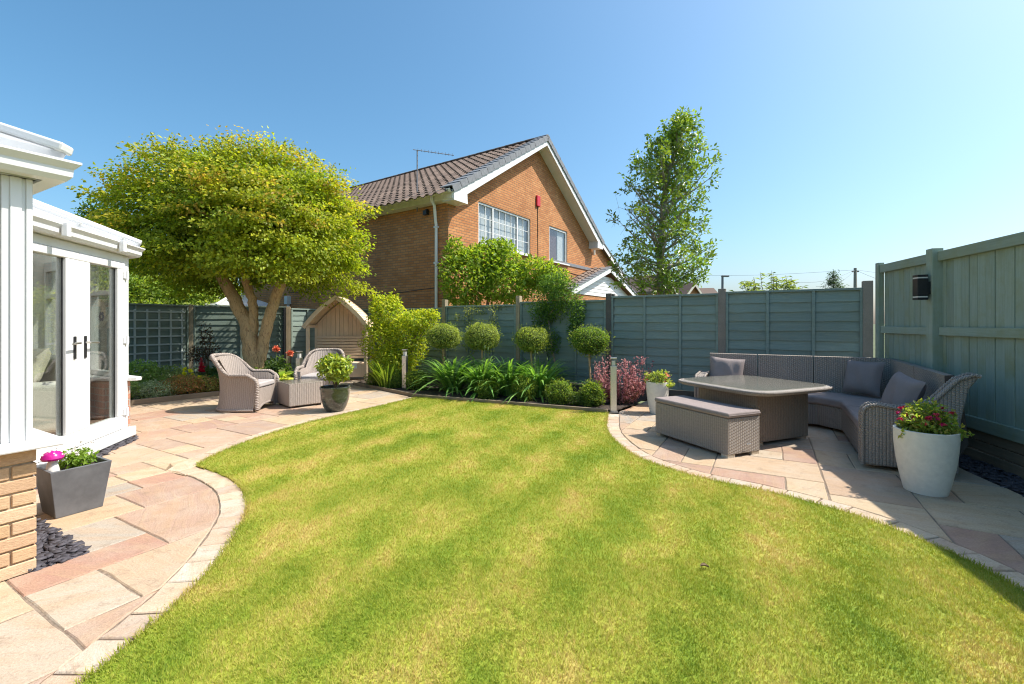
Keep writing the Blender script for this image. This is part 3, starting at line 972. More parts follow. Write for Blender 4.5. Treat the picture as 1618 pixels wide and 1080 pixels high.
# corner post of the near bay and its window frames
cp = MB()
cp.box(3.49 - .13, 3.49 - .012, -.13, -.012, .715, 2.13, mNear)
cp.box(3.49 - .10, 3.49 - .055, -.012, -.003, .715, 2.13, mNear)
cp.box(3.49 - .04, 3.49 - .014, -.012, -.003, .715, 2.13, mNear)
fix(cp).build('corner_post', 'upvc', cons, bevel=.004)
window(mNear, 2.36, 3.355, .716, 2.13, cons, (), (1.72,), .065, .08, -.02)
window(mNear, 1.3, 2.355, .716, 2.13, cons, (), (1.72,), .065, .08, -.02)
window(mNear, 0.2, 1.295, .716, 2.13, cons, (), (1.72,), .065, .08, -.02)
window(mIn, .02, .70, .716, 2.13, cons, (), (1.72,), .065, .08, -.02)
window(mIn, .705, 1.395, .716, 2.13, cons, (), (1.72,), .065, .08, -.02)
window(mFar, .02, .78, .711, 2.13, cons, (), (1.72,), .06, .08, -.03)
window(mFar, .785, 1.56, .711, 2.13, cons, (), (1.72,), .06, .08, -.03)
window(mFar, 1.565, 2.30, .711, 2.13, cons, (), (1.72,), .06, .08, -.03)
fp = MB(); fp.box(2.305, 2.40, -.12, -.01, .71, 2.13, mFar); fix(fp).build('corner_post', 'upvc', cons, bevel=.004)
# the double doors in the angled side
wbox(mFac, -.02, 2.23, -.12, .06, .02, .128).build('door_sill', 'upvc', cons, bevel=.01)
df = MB()
df.box(.03, .115, -.10, -.004, .13, 2.13, mFac); df.box(1.765, 1.85, -.10, -.004, .13, 2.13, mFac); df.box(.115, 1.765, -.10, -.004, 2.045, 2.13, mFac)
fix(df).build('door_frame', 'upvc', cons, bevel=.006)
window(mFac, 1.855, 2.21, .67, 2.13, cons, (), (), .05, .08, -.01)
def door(x0, x1, hx, hinge_x, dirn):
    mb = MB(); fw = .155; y0, y1 = -.075, .012
    z0, z1 = .135, 2.042
    mb.box(x0, x1, y0, y1, z1 - .075, z1, mFac); mb.box(x0, x1, y0, y1, z0, z0 + .15, mFac)
    gl = (x0 + (.15 if dirn < 0 else .19), x1 - (.15 if dirn > 0 else .17))
    mb.box(x0, gl[0], y0, y1, z0 + .15, z1 - .075, mFac); mb.box(gl[1], x1, y0, y1, z0 + .15, z1 - .075, mFac)
    d = fix(mb).build('door', 'upvc', cons, bevel=.010, seg=3)
    wbox(mFac, gl[0] - .01, gl[1] + .01, -.035, -.029, z0 + .14, z1 - .065).build('pane', 'pane_glass', d)
    wbox(mFac, gl[0], gl[0] + .006, -.028, -.016, z0 + .15, z1 - .075).build('glazing_gasket', 'rubber', d)
    h = MB(); h.box(hx - .016, hx + .016, .013, .024, 1.00, 1.22, mFac)
    hd = fix(h).build('handle_plate', 'black_metal', d, bevel=.004)
    lv = MB(); lv.tube([mFac @ Vector((hx, .02, 1.155)), mFac @ Vector((hx, .065, 1.155)), mFac @ Vector((hx + dirn * .03, .072, 1.155)), mFac @ Vector((hx + dirn * .12, .07, 1.15))], .010, 8)
    lv.build('handle', 'steel', hd, smooth=True)
    for z in (.32, 1.15, 1.90):
        hg = MB(); hg.tube([mFac @ Vector((hinge_x, .03, z - .05)), mFac @ Vector((hinge_x, .03, z + .05))], .016, 10)
        hg.box(hinge_x - .05, hinge_x + .05, .012, .026, z - .035, z + .035, mFac)
        fix(hg).build('hinge', 'upvc_trim', d)
    return d
door(.118, .938, .86, .12, -1)
door(.942, 1.762, 1.02, 1.76, 1)
# door knocker-like black rosette stickers on the panes (small flower shapes)
for cx in (.50,):
    mb = MB()
    for q in range(6):
        an = q * PI / 3
        c = mFac @ Vector((cx + .035 * math.cos(an), -.020, 1.42 + .035 * math.sin(an)))
        mb.v.extend([]); 
        pts = [mFac @ Vector((cx + .035 * math.cos(an) + .02 * math.cos(t), -.0275, 1.42 + .035 * math.sin(an) + .02 * math.sin(t))) for t in [2 * PI * i / 8 for i in range(8)]]
        mb.add(pts, [tuple(range(8))])
    mb.build('flower_sticker', 'rubber', cons)
# head panels, eaves beam, gutters
for m, x0, x1 in ((mNear, 0, 3.49), (mIn, .0, 1.525), (mFac, .0, 2.23), (mFar, 0, 2.40)):
    wbox(m, x0, x1, -.10, .0, 2.132, 2.20).build('eaves_beam', 'upvc_trim', cons)
def gutter(pts, name='gutter'):
    """square-line gutter swept along pts (list of root-local xy), profile offset outwards"""
    prof = [(.0, 2.135), (.075, 2.135), (.095, 2.16), (.098, 2.20), (.125, 2.232), (.125, 2.245), (.108, 2.245), (.090, 2.215), (.0, 2.215)]
    n = len(pts); rings = []
    for i, p in enumerate(pts):
        p = Vector(p)
        dirs = []
        if i > 0: dirs.append((p - Vector(pts[i - 1])).normalized())
        if i < n - 1: dirs.append((Vector(pts[i + 1]) - p).normalized())
        nn = [Vector((d.y, -d.x)) for d in dirs]
        mi = (nn[0] + nn[-1]); mi = mi / max(mi.dot(nn[0]), .2)
        rings.append([(p.x + mi.x * o, p.y + mi.y * o, z) for o, z in prof])
    mb = MB(); k_ = len(prof)
    for r_ in rings: mb.v.extend(r_)
    for i in range(n - 1):
        for j in range(k_): mb.f.append((i * k_ + j, i * k_ + (j + 1) % k_, (i + 1) * k_ + (j + 1) % k_, (i + 1) * k_ + j))
    mb.f.append(tuple(range(k_))); mb.f.append(tuple(range((n - 1) * k_, n * k_)))
    g_ = fix(mb).build(name, 'upvc', cons)
    return g_
xy = lambda a, b: tuple(L_(a, b)[:2])
gutter([xy(-3.47, -2.6), xy(-3.47, .91), xy(-5.02, .91), xy(-6.60, 2.48), xy(-9.0, 2.48)])
for a, b, an in ((-3.47, .45, R(0)), (-5.6, 1.52, R(45)), (-6.25, 2.17, R(45))):
    m = Matrix.Translation(L_(a, b)) @ Matrix.Rotation(an, 4, 'Z')
    mb = MB(); mb.box(.09, .134, -.03, .03, 2.13, 2.25, m); mb.build('gutter_bracket', 'upvc', cons, bevel=.004)
# roof
ez = 2.262; ov = .085
E_ = [(-3.49 + ov, -2.6), (-3.49 + ov, .89 + ov), (-5.02 + .035, .89 + ov), (-6.60 + .03, 2.47 + ov), (-9.0, 2.47 + ov)]
P_ = [(-5.45, -2.6), (-5.45, -1.07), (-5.84, -1.07), (-7.42, .51), (-9.0, .51)]
pz = ez + .42 * 2.04
for i in range(4):
    q = [L_(*E_[i], ez), L_(*E_[i + 1], ez), L_(*P_[i + 1], pz), L_(*P_[i], pz)]
    n_ = (q[1] - q[0]).cross(q[3] - q[0]).normalized()
    if n_.z < 0: n_ = -n_
    mb = MB(); mb.add([p for p in q] + [p + n_ * .035 for p in q], [(0, 1, 2, 3), (4, 5, 6, 7), (0, 1, 5, 4), (1, 2, 6, 5), (2, 3, 7, 6), (3, 0, 4, 7)])
    fix(mb).build('roof_panel', 'polycarbonate', cons)
    ed = q[1] - q[0]; Ln = ed.length; nbar = max(1, int(Ln / .62))
    for k_ in range(nbar):
        t = (k_ + .5) / nbar
        a0 = q[0] + ed * t; s_ = q[3].lerp(q[2], t)
        mb = MB(); mb.bar(a0 + n_ * .048, s_ + n_ * .048, .055, .03, n_); mb.build('glazing_bar', 'upvc', cons, bevel=.005)
for i in (1, 2, 3):
    a0, b0 = L_(*E_[i], ez + .055), L_(*P_[i], pz + .055)
    if i != 2: 
        mb = MB(); mb.bar(a0 - (b0 - a0).normalized() * .02, b0, .10, .05); mb.build('hip_bar', 'upvc', cons, bevel=.012)
mb = MB(); mb.add([L_(*p, pz + .03) for p in P_], [(0, 1, 2, 3, 4)]); fix(mb).build('roof_lid', 'polycarbonate', cons)
# inside: floor, house wall, sofa
mb = MB(); fl = [L_(*p, .10) for p in ((-3.52, -2.6), (-3.52, .86), (-5.05, .86), (-6.60, 2.41), (-9.0, 2.41), (-9.0, -2.6))]
mb.add(fl, [tuple(range(6))]); fix(mb).build('floor', 'interior_floor', cons)
mb = MB(); mb.box(*[-9.1 - CA, -9.0 - CA, -2.6 - CB, 2.6 - CB, 0, 2.95]); mb.build('house_wall', 'interior_wall', cons)
mb = MB(); mb.box(*[-9.0 - CA, -3.5 - CA, -2.7 - CB, -2.6 - CB, 0, 3.1]); mb.build('rear_wall', 'interior_wall', cons)
mb = MB(); mb.box(*[-8.95 - CA, -6.95 - CA, 2.18 - CB, 2.20 - CB, .12, .655]); mb.build('inner_wall_lining', 'interior_wall', cons)

def pillow(w, h, t, n=14, pinch=.07):
    """plump cushion in the xz plane, thickness along y"""
    mb = MB()
    def f(sgn):
        def g_(u, v):
            x, z = 2 * u - 1, 2 * v - 1
            th = (max(0, (1 - x ** 4) * (1 - z ** 4))) ** .55 * t / 2
            th += .012 * math.sin(7 * x + 3 * z) * (1 - x * x) * (1 - z * z)
            return Vector((x * w / 2 * (1 - pinch * (1 - z * z)), sgn * th, z * h / 2 * (1 - pinch * (1 - x * x))))
        return g_
    mb.grid(f(-1), n, n); o = len(mb.v)
    m2 = MB(); m2.grid(f(1), n, n); mb.add(m2.v, [tuple(reversed(q)) for q in m2.f])
    bm = bmesh.new(); me = bpy.data.meshes.new('t'); me.from_pydata(mb.v, [], mb.f); bm.from_mesh(me)
    bmesh.ops.remove_doubles(bm, verts=bm.verts, dist=.0008); bmesh.ops.recalc_face_normals(bm, faces=bm.faces)
    bm.to_mesh(me); bm.free(); mb.v = [tuple(v.co) for v in me.vertices]; mb.f = [tuple(p.vertices) for p in me.polygons]; bpy.data.meshes.remove(me)
    return mb
isofa = thing('indoor_sofa', 'pale cloth sofa inside the conservatory behind the glass doors', 'sofa', S(-7.45, 1.78, .10), -TH)
mb = MB(); mb.box(-.75, .75, -.38, .30, .08, .36); mb.build('base', 'sofa_cloth', isofa, bevel=.03, seg=3)
mb = MB(); mb.box(-.62, .62, -.40, .14, .37, .52); mb.build('seat_cushion', 'sofa_cloth', isofa, bevel=.05, seg=4)
mb = MB(); mb.box(-.74, .74, .15, .36, .30, .86); mb.build('backrest', 'sofa_cloth', isofa, bevel=.06, seg=4)
for sx in (-1, 1):
    mb = MB(); mb.box(sx * .70 - .09, sx * .70 + .09, -.39, .31, .07, .62); mb.build('arm', 'sofa_cloth', isofa, bevel=.06, seg=4)
for a, b, z, rz, w in ((-7.1, 1.75, .88, 12, .46), (-7.5, 1.77, .86, -8, .44)):
    o = thing('indoor_cushion', 'plump cream cushion %s on the indoor sofa' % ('nearest the door frame' if a > -7.2 else 'further along'), 'cushion', S(a, b, z), -TH + R(rz))
    pillow(w, w * .9, .18).build('cover', 'cream_cloth', o, smooth=True, rot=(R(-18), 0, 0))

# planter pot with toadstool beside the doors, standing on the slabs
pl = thing('grey_planter', 'square tapered grey planter on the slabs beside the glass doors', 'planter', S(-4.40, 1.31), -TH)
mb = MB(); r0, r1, H = .128, .168, .335
def sq(r, z): return [(-r, -r, z), (r, -r, z), (r, r, z), (-r, r, z)]
mb.add(sq(r0, 0) + sq(r1, H) + sq(r1 - .02, H) + sq(r1 - .025, H - .05), [(0, 3, 2, 1)] + [(i, (i + 1) % 4, 4 + (i + 1) % 4, 4 + i) for i in range(4)] + [(4 + i, 4 + (i + 1) % 4, 8 + (i + 1) % 4, 8 + i) for i in range(4)] + [(8 + i, 8 + (i + 1) % 4, 12 + (i + 1) % 4, 12 + i) for i in range(4)])
mb.build('pot', 'zinc_grey', pl, bevel=.004)
mb = MB(); mb.add(sq(r1 - .025, H - .04), [(0, 1, 2, 3)]); mb.build('compost', 'soil', pl)
ts = thing('toadstool_ornament', 'magenta toadstool ornament with white spots in the grey planter', 'ornament', S(-4.40 + .04, 1.31 - .12, H - .045), 0)
MB().lathe([(.036, 0), (.040, .02), (.034, .05), (.024, .09), (.022, .11)], 16).build('stem', 'white_glaze', ts, smooth=True)
MB().lathe([(.0, .098), (.03, .10), (.056, .105), (.062, .118), (.055, .140), (.038, .158), (.015, .168), (.001, .170)], 20, cap=False).build('cap', 'magenta_glaze', ts, smooth=True)
for q in range(9):
    an = q * 2.4; rr = .012 + .045 * (q / 9); z = .171 - (rr / .062) ** 2 * .045
    mb = MB(); mb.lathe([(.0075, -.004), (.007, .001), (.004, .003), (.0005, .0035)], 8, (rr * math.cos(an), rr * math.sin(an), z)); mb.build('spot', 'white_glaze', ts, smooth=True)
def low_plant(name, label, cat, c, r, n, L, W, cols, seed, group=None, mat='leaf', power=2.0, lo=.2, lump=.15, stems=6, stem_h=None):
    o = thing(name, label, cat, c, 0, group)
    foliage_shell('foliage', o, seed, (0, 0, r[2] * .9), r, n, L, W, cols, mat, lo, lump, .15, power)
    mb = MB(); r_ = random.Random(seed)
    for q in range(stems):
        an = r_.uniform(0, 2 * PI); rr = r_.uniform(.3, .8)
        tip = Vector((r[0] * rr * math.cos(an), r[1] * rr * math.sin(an), r[2] * r_.uniform(.9, 1.5)))
        mb.tube([(0, 0, -.02), tip * .5 + Vector((0, 0, .02)), tip], [.006, .005, .002], 5)
    mb.build('stem', 'twig', o)
    return o
GREEN_FRESH = [(.13, .21, .03), (.17, .25, .04), (.10, .17, .03)]
low_plant('potted_annual', 'small fresh green plant with white flowers in the grey planter', 'plant', S(-4.40 - .02, 1.31 + .03, H - .04), (.12, .12, .07), 420, .032, .55, GREEN_FRESH, 31)

# ================================================================ FENCES
BF0 = Vector((.144, 9.43, 0)); BFS = Vector((1.67, -.943, 0)); PL = BFS.length
ANG = math.atan2(BFS.y, BFS.x)
def bfp(k): return BF0 + BFS * k
board_cache = {}
def lap_panel(parent, x0, x1, z0, z1, y=0.0, battens=2, mat='fence_teal', seed=0, rows=11, face=-1):
    """waney lap panel: overlapping horizontal boards, vertical battens, capping rail; front is local -y"""
    r_ = random.Random(seed)
    pn = MB(); L = x1 - x0
    pn.box(x0, x1, y + face * .050 if face < 0 else y, y if face < 0 else y + .050, z1 - .035, z1)
    panel = pn.build('panel', mat, parent, bevel=.004)
    hh = (z1 - .035 - z0) / rows
    for q in range(rows):
        b = MB(); n = 10; zb = z0 + q * hh
        vs, fs = [], []
        low = [r_.uniform(-.005, .007) for _ in range(n + 1)]
        for i in range(n + 1):
            x = x0 + L * i / n
            zl, zt = zb + low[i] - .012, zb + hh + .004
            vs += [(x, y - .026 if face < 0 else y + .026, zl), (x, y - .008 if face < 0 else y + .008, zt), (x, y - .004 if face < 0 else y + .004, zt), (x, y - .006 if face < 0 else y + .006, zl)]
        for i in range(n):
            for j in range(4): fs.append((i * 4 + j, i * 4 + (j + 1) % 4, (i + 1) * 4 + (j + 1) % 4, (i + 1) * 4 + j))
        fs += [(0, 1, 2, 3), (n * 4 + 3, n * 4 + 2, n * 4 + 1, n * 4)]
        b.add(vs, fs); fix(b).build('board', mat, panel)
    xs = [x0 + .02, x1 - .02] + [x0 + L * (i + 1) / (battens + 1) for i in range(battens)]
    for x in xs:
        b = MB(); b.box(x - .02, x + .02, y - .046 if face < 0 else y + .026, y - .026 if face < 0 else y + .046, z0, z1 - .002); b.build('batten', mat, panel, bevel=.003)
    return panel
bfence = thing('lap_fence', 'long dark teal lap panel fence behind the border and corner sofa', 'fence', bfp(-3.35), ANG)
X0 = 3.35 * PL
tops = {-4: 1.70, -3: 1.70, -2: 1.70, -1: 1.735, 0: 1.785, 1: 1.845, 2: 1.865}
for k_ in (-3.3, -2, -1, 0, 1, 2):
    kk = int(math.floor(k_)) if k_ != -3.3 else -4
    x0 = X0 + max(k_, -3.3) * PL + (.05 if k_ != -3.3 else 0); x1 = X0 + (PL * (k_ + 1) if k_ != -3.3 else PL * -2) - .05
    if k_ == -3.3:
        lap_panel(bfence, x0, X0 - 3 * PL + .55, .16, 1.70, seed=1)
        lap_panel(bfence, X0 - 3 * PL + .65, X0 - 2 * PL - .05, .16, 1.70, seed=2)
        gx0, gx1 = x0, x1
    else:
        lap_panel(bfence, x0, x1, .20, tops[kk], seed=kk + 20)
        gx0, gx1 = x0, x1
    b = MB(); b.box(gx0, gx1, -.025, .02, -.05, .185); b.build('gravel_board', 'concrete_dark', bfence, bevel=.004)
for k_, zt, mt, w in ((-2, 1.86, 'post_wood', .09), (-1, 1.88, 'post_wood', .09), (0, 1.91, 'post_wood', .09), (1, 1.90, 'concrete_dark', .10), (2, 1.915, 'concrete_post', .115), (3, 1.96, 'concrete_post', .12)):
    b = MB(); x = X0 + k_ * PL
    b.box(x - w / 2, x + w / 2, -.06, .06, -.05, zt); b.build('post', mt, bfence, bevel=.006)
    if k_ == 1: 
        b = MB(); b.box(x + .03, x + .10, -.02, .06, 1.2, zt - .012); b.build('post_spur', 'concrete_dark', bfence, bevel=.004)

# the stepped fence on the left with the trellis
PA, PB_ = Vector((-7.9, 11.2, 0)), Vector((-5.9, 12.0, 0))
fl = thing('lap_fence', 'shaded teal lap panel fence behind the maple trunk', 'fence', PA, math.atan2(PB_.y - PA.y, PB_.x - PA.x))
LL = (PB_ - PA).length
lap_panel(fl, .06, LL - .06, .16, 1.785, battens=1, seed=50, mat='fence_teal_dark')
b = MB(); b.box(.06, LL - .06, -.02, .02, -.05, .155); b.build('gravel_board', 'concrete_dark', fl)
b = MB(); b.box(-.055, .055, -.06, .06, -.05, 1.80); b.build('post', 'post_wood', fl, bevel=.006)
b = MB(); b.box(LL - .05, LL + .05, -.06, .06, -.05, 1.78); b.build('post', 'post_wood', fl, bevel=.006)
b = MB(); b.tube([(LL - .09, -.085, .02), (LL - .09, -.085, 1.74)], .032, 10); b.build('waste_pipe', 'black_metal', fl, smooth=True)
fs_ = thing('lap_fence', 'short sunlit teal fence return beside the tan arbour', 'fence', PB_, math.atan2(E2.y, E2.x))
lap_panel(fs_, .06, 1.05, .16, 1.74, battens=1, seed=60)
ft = thing('lap_fence', 'dark teal fence at far left with pale square trellis on it', 'fence', PA, math.atan2(-E2.y, -E2.x))
lap_panel(ft, .07, 2.2, .16, 1.79, battens=1, seed=70, mat='fence_teal_dark', face=1)
lap_panel(ft, 2.3, 4.4, .16, 1.79, battens=1, seed=71, mat='fence_teal_dark', face=1)
b = MB(); b.box(2.205, 2.295, -.05, .05, -.05, 1.84); b.build('post', 'post_wood', ft, bevel=.006)
tr = thing('trellis', 'pale grey square trellis fixed to the far left fence', 'trellis', PA + Vector((0, 0, 0)), math.atan2(-E2.y, -E2.x))
for i in range(9):
    b = MB(); x = .22 + i * .235; b.box(x - .02, x + .02, .044, .056, .22, 1.66); b.build('upright', 'trellis_paint', tr, bevel=.002)
for i in range(8):
    b = MB(); z = .28 + i * .19; b.box(.16, 2.16, .057, .069, z - .018, z + .018); b.build('crosspiece', 'trellis_paint', tr, bevel=.002)

# tall close-board fence on the right
FA = math.atan2(-FD.y, -FD.x)                 # local x from the corner towards the camera, local -y faces the garden
rf = thing('close_board_fence', 'tall pale green close board fence on the right', 'fence', FC, FA)
t0, n = .06, 0
while t0 < 7.4:
    b = MB(); w = .112; b.box(t0 + .0025, t0 + .1115, -.004 - rnd.uniform(0, .006), .016 - rnd.uniform(0, .004), .36, 2.075); b.build('board', 'fence_sage', rf, bevel=.003)
    t0 += .114
b = MB(); b.box(.05, 7.4, .018, .034, .36, 2.07); b.build('added_gap_backing', 'edging_wood', rf)  # added sheet behind the boards: blocks light leaks and keeps the gaps dark
for x0, x1 in ((.05, 1.14), (1.26, 3.04), (3.16, 7.4)):
    for z0, z1, y in ((2.03, 2.135, -.055), (1.215, 1.305, -.048), (.305, .425, -.050)):
        b = MB(); b.box(x0, x1, y, -.0085, z0, z1); b.build('rail', 'fence_sage_rail', rf, bevel=.004)
for x, zt in ((0, 2.17), (1.20, 2.175), (3.10, 2.175), (5.0, 2.175)):
    w = .042 if x == 0 else .058
    b = MB(); b.box(x - w, x + w, -.105 if x else -.07, .0, -.03, zt); b.build('post', 'fence_sage', rf, bevel=.006)
for q, (z0, z1, y) in enumerate(((-.03, .10, -.03), (.106, .20, -.022), (.206, .30, -.026))):
    b = MB(); b.box(.1, 7.4, y, .03, z0, z1); b.build('gravel_board', 'edging_wood', rf, bevel=.006)
wl = thing('wall_lamp', 'black up and down lamp on the tall fence post', 'lamp', FC - FD * 1.20 + Vector((0, 0, 1.62)), FA)
b = MB(); b.box(-.035, .035, -.135, -.105, .05, .19); b.build('bracket', 'black_metal', wl, bevel=.003)
b = MB(); b.box(-.05, .05, -.235, -.135, .03, .225); b.build('body', 'black_metal', wl, bevel=.004)
for z0, z1, nm in ((.014, .028, 'lower_lens'), (.227, .241, 'upper_lens')):
    b = MB(); b.box(-.046, .046, -.231, -.139, z0, z1); b.build(nm, 'white_glaze', wl)
for z0, z1 in ((-.012, .013), (.242, .267)):
    b = MB(); b.box(-.05, .05, -.235, -.135, z0, z1); b.build('cap', 'black_metal', wl, bevel=.003)

# ================================================================ NEIGHBOUR'S HOUSE
HA = math.atan2(.826, .563)
house = thing('brick_house', 'orange brick house with brown tiled roof and white gable trim', 'house', (-1.75, 12.5, 0), HA)
GW, GD, ZE, ZA = 9.4, 11.5, 5.02, 7.86
mG = Matrix.Identity(4) @ Matrix.Diagonal((1, -1, 1, 1))     # gable: x along, y outward is local -y
pitch = math.atan2(ZA - ZE, GW / 2)
holes = [(1.33, 4.25, 3.71, 5.0), (5.60, 7.05, 3.70, 5.02)]
def wall_with_holes():
    xs = sorted({0, GW, GW / 2, *[h[0] for h in holes], *[h[1] for h in holes]})
    mb = MB()
    zt = lambda x: ZE + (ZA - ZE) * (1 - abs(x - GW / 2) / (GW / 2))
    for i in range(len(xs) - 1):
        x0, x1 = xs[i], xs[i + 1]
        h = [q for q in holes if q[0] <= x0 + 1e-6 and q[1] >= x1 - 1e-6]
        segs = [(-.1, None)] if not h else [(-.1, h[0][2]), (h[0][3], None)]
        for z0, z1 in segs:
            if z1 is None: vs = [(x0, 0, z0), (x1, 0, z0), (x1, 0, zt(x1)), (x0, 0, zt(x0))]
            else: vs = [(x0, 0, z0), (x1, 0, z0), (x1, 0, z1), (x0, 0, z1)]
            mb.add(vs, [(0, 1, 2, 3)])
    for x0, x1, z0, z1 in holes:      # reveals
        mb.add([(x0, 0, z0), (x1, 0, z0), (x1, 0, z1), (x0, 0, z1), (x0, .12, z0), (x1, .12, z0), (x1, .12, z1), (x0, .12, z1)], [(0, 1, 5, 4), (1, 2, 6, 5), (2, 3, 7, 6), (3, 0, 4, 7)])
    return mb
wall_with_holes().build('gable_wall', 'house_brick', house, uv='box')
mb = MB(); mb.add([(0, 0, -.1), (0, GD, -.1), (0, GD, ZE), (0, 0, ZE)], [(0, 3, 2, 1)]); mb.build('side_wall', 'house_brick', house, uv='box')
mb = MB(); mb.add([(GW, 0, -.1), (GW, GD, -.1), (GW, GD, ZE), (GW, 0, ZE)], [(0, 1, 2, 3)]); mb.add([(0, GD, -.1), (GW, GD, -.1), (GW, GD, ZE), (GW / 2, GD, ZA), (0, GD, ZE)], [(0, 1, 2, 3, 4)]); mb.build('rear_wall', 'house_brick', house, uv='box')
w1 = window(mG, 1.33, 4.25, 3.71, 5.0, house, (2.10, 3.48), (), .065, .07, -.03, frame='upvc', glass='house_glass', bars=.36)
w2 = window(mG, 5.60, 7.05, 3.70, 5.02, house, (), (), .075, .07, -.03, frame='upvc', glass='house_glass')
for x0, x1, z in ((1.25, 4.33, 3.66), (5.52, 7.13, 3.65)):
    b = MB(); b.box(x0, x1, -.075, .02, z, z + .048); b.build('window_sill', 'upvc', house, bevel=.006)
# rooms behind the glass
b = MB(); b.add([(1.35, .16, 3.72), (4.23, .16, 3.72), (4.23, .16, 4.98), (1.35, .16, 4.98)], [(0, 1, 2, 3)]); b.build('net_curtain', 'curtain', house)
b = MB(); b.box(5.63, 6.45, .16, .20, 3.76, 4.95); b.build('blind', 'terracotta_wall', house)
b = MB(); b.box(6.46, 7.02, .13, .16, 3.76, 4.95); b.build('open_casement', 'curtain', house)
# roof tiles
sl = math.hypot(GW / 2, ZA - ZE) + .36
ux, uz = math.cos(pitch), math.sin(pitch)
def roof_pt(s_, y, lift=0): return Vector((GW / 2 - s_ * ux - lift * uz * 1, y, ZA + .10 - s_ * uz + lift * ux))
tile = MB(); tw, tl = .30, .40
prof = [(-.15, 0), (-.11, .018), (-.06, .052), (0, .062), (.05, .040), (.085, .008), (.12, -.004), (.152, .002)]
vs = []
for yy in (0, 1):
    for x, z in prof: vs.append((x, -tl * yy, z + .034 * yy))
for x, z in prof: vs.append((x, -tl, z + .034 - .022))
n = len(prof)
tile.add(vs, [(i, i + n, i + n + 1, i + 1) for i in range(n - 1)] + [(n + i, 2 * n + i, 2 * n + i + 1, n + i + 1) for i in range(n - 1)])
tmesh = fix(tile).mesh('roof_tile', 'roof_tile', smooth=50)
roof = MB()
for sg in (-1, 1):
    q = [roof_pt(0, -.40), roof_pt(sl, -.40), roof_pt(sl, GD + .2), roof_pt(0, GD + .2)]
    if sg > 0: q = [Vector((GW - p.x, p.y, p.z)) for p in q]
    roof.add([p - Vector((0, 0, .06)) for p in q] + [p - Vector((0, 0, .10)) for p in q], [(0, 1, 2, 3), (7, 6, 5, 4), (0, 1, 5, 4), (1, 2, 6, 5), (2, 3, 7, 6), (3, 0, 4, 7)])
roof_o = fix(roof).build('roof', 'roof_tile', house)
gauge = .325; rows = int(sl / gauge) + 1; cols = int((GD + .3) / tw)
cand = []
for r_ in range(rows):
    for c in range(cols):
        cand.append((r_, c))
cand.sort(key=lambda q: q[1])
# tile local: x across (along house y), -y down the slope, z out of the roof
Bx, By = Vector((0, -1, 0)), Vector((ux, 0, uz))
Bz = Bx.cross(By)
rotm = Matrix((Bx, By, Bz)).transposed().to_4x4()
rest_v, rest_f = [], []
tv = [v.co.copy() for v in tmesh.vertices]; tf = [tuple(p.vertices) for p in tmesh.polygons]
cnt = 0
for r_, c in cand:
    pos = roof_pt(r_ * gauge + .02, -.19 + c * tw + rnd.uniform(-.004, .004)); pos.z -= .05
    rm = rotm @ Matrix.Rotation(rnd.uniform(-.012, .012), 4, 'Z')
    if cnt < 300 and c < 18:
        o = inst('roof_tile', tmesh, roof_o, pos, rm.to_euler()); cnt += 1
    else:
        o_ = len(rest_v)
        rest_v.extend([tuple(pos + rm.to_3x3() @ v) for v in tv]); rest_f.extend([tuple(i + o_ for i in f) for f in tf])
mb = MB(); mb.v, mb.f = rest_v, rest_f
tag(mb.build('roof_tiles', 'roof_tile', roof_o, smooth=50), kind='stuff')
# grey dry-verge units on both rakes, ridge tiles
vl = sl / 17
for sg in (-1, 1):
    for i in range(17):
        vs = []
        for s_, dz in ((i * vl + .004, .0), ((i + 1) * vl + .03, .022)):
            for y, lift in ((-.47, -.13), (-.47, .045), (-.02, .055), (-.02, .03), (-.442, .02), (-.442, -.13)):
                p = roof_pt(s_, y, 0) + Vector((-uz * (lift + dz), 0, ux * (lift + dz)))
                if sg > 0: p = Vector((GW - p.x, p.y, p.z))
                vs.append(p)
        mb = MB(); mb.add(vs, [(j, (j + 1) % 6, 6 + (j + 1) % 6, 6 + j) for j in range(6)] + [(0, 1, 2, 3, 4, 5), (11, 10, 9, 8, 7, 6)])
        fix(mb).build('verge_tile', 'verge_grey', house)
for i in range(26):
    y = -.47 + i * .45; mb = MB()
    pts = [(GW / 2 + .14 * math.cos(t), ZA + .075 + .09 * math.sin(t)) for t in [PI * k_ / 8 for k_ in range(9)]]
    vs = [(x, y, z) for x, z in pts] + [(x, y + .46, z + .006) for x, z in pts]
    mb.add(vs, [(k_, k_ + 1, 9 + k_ + 1, 9 + k_) for k_ in range(8)] + [tuple(range(9))]); fix(mb).build('ridge_tile', 'roof_tile' if i else 'verge_grey', house, smooth=50)
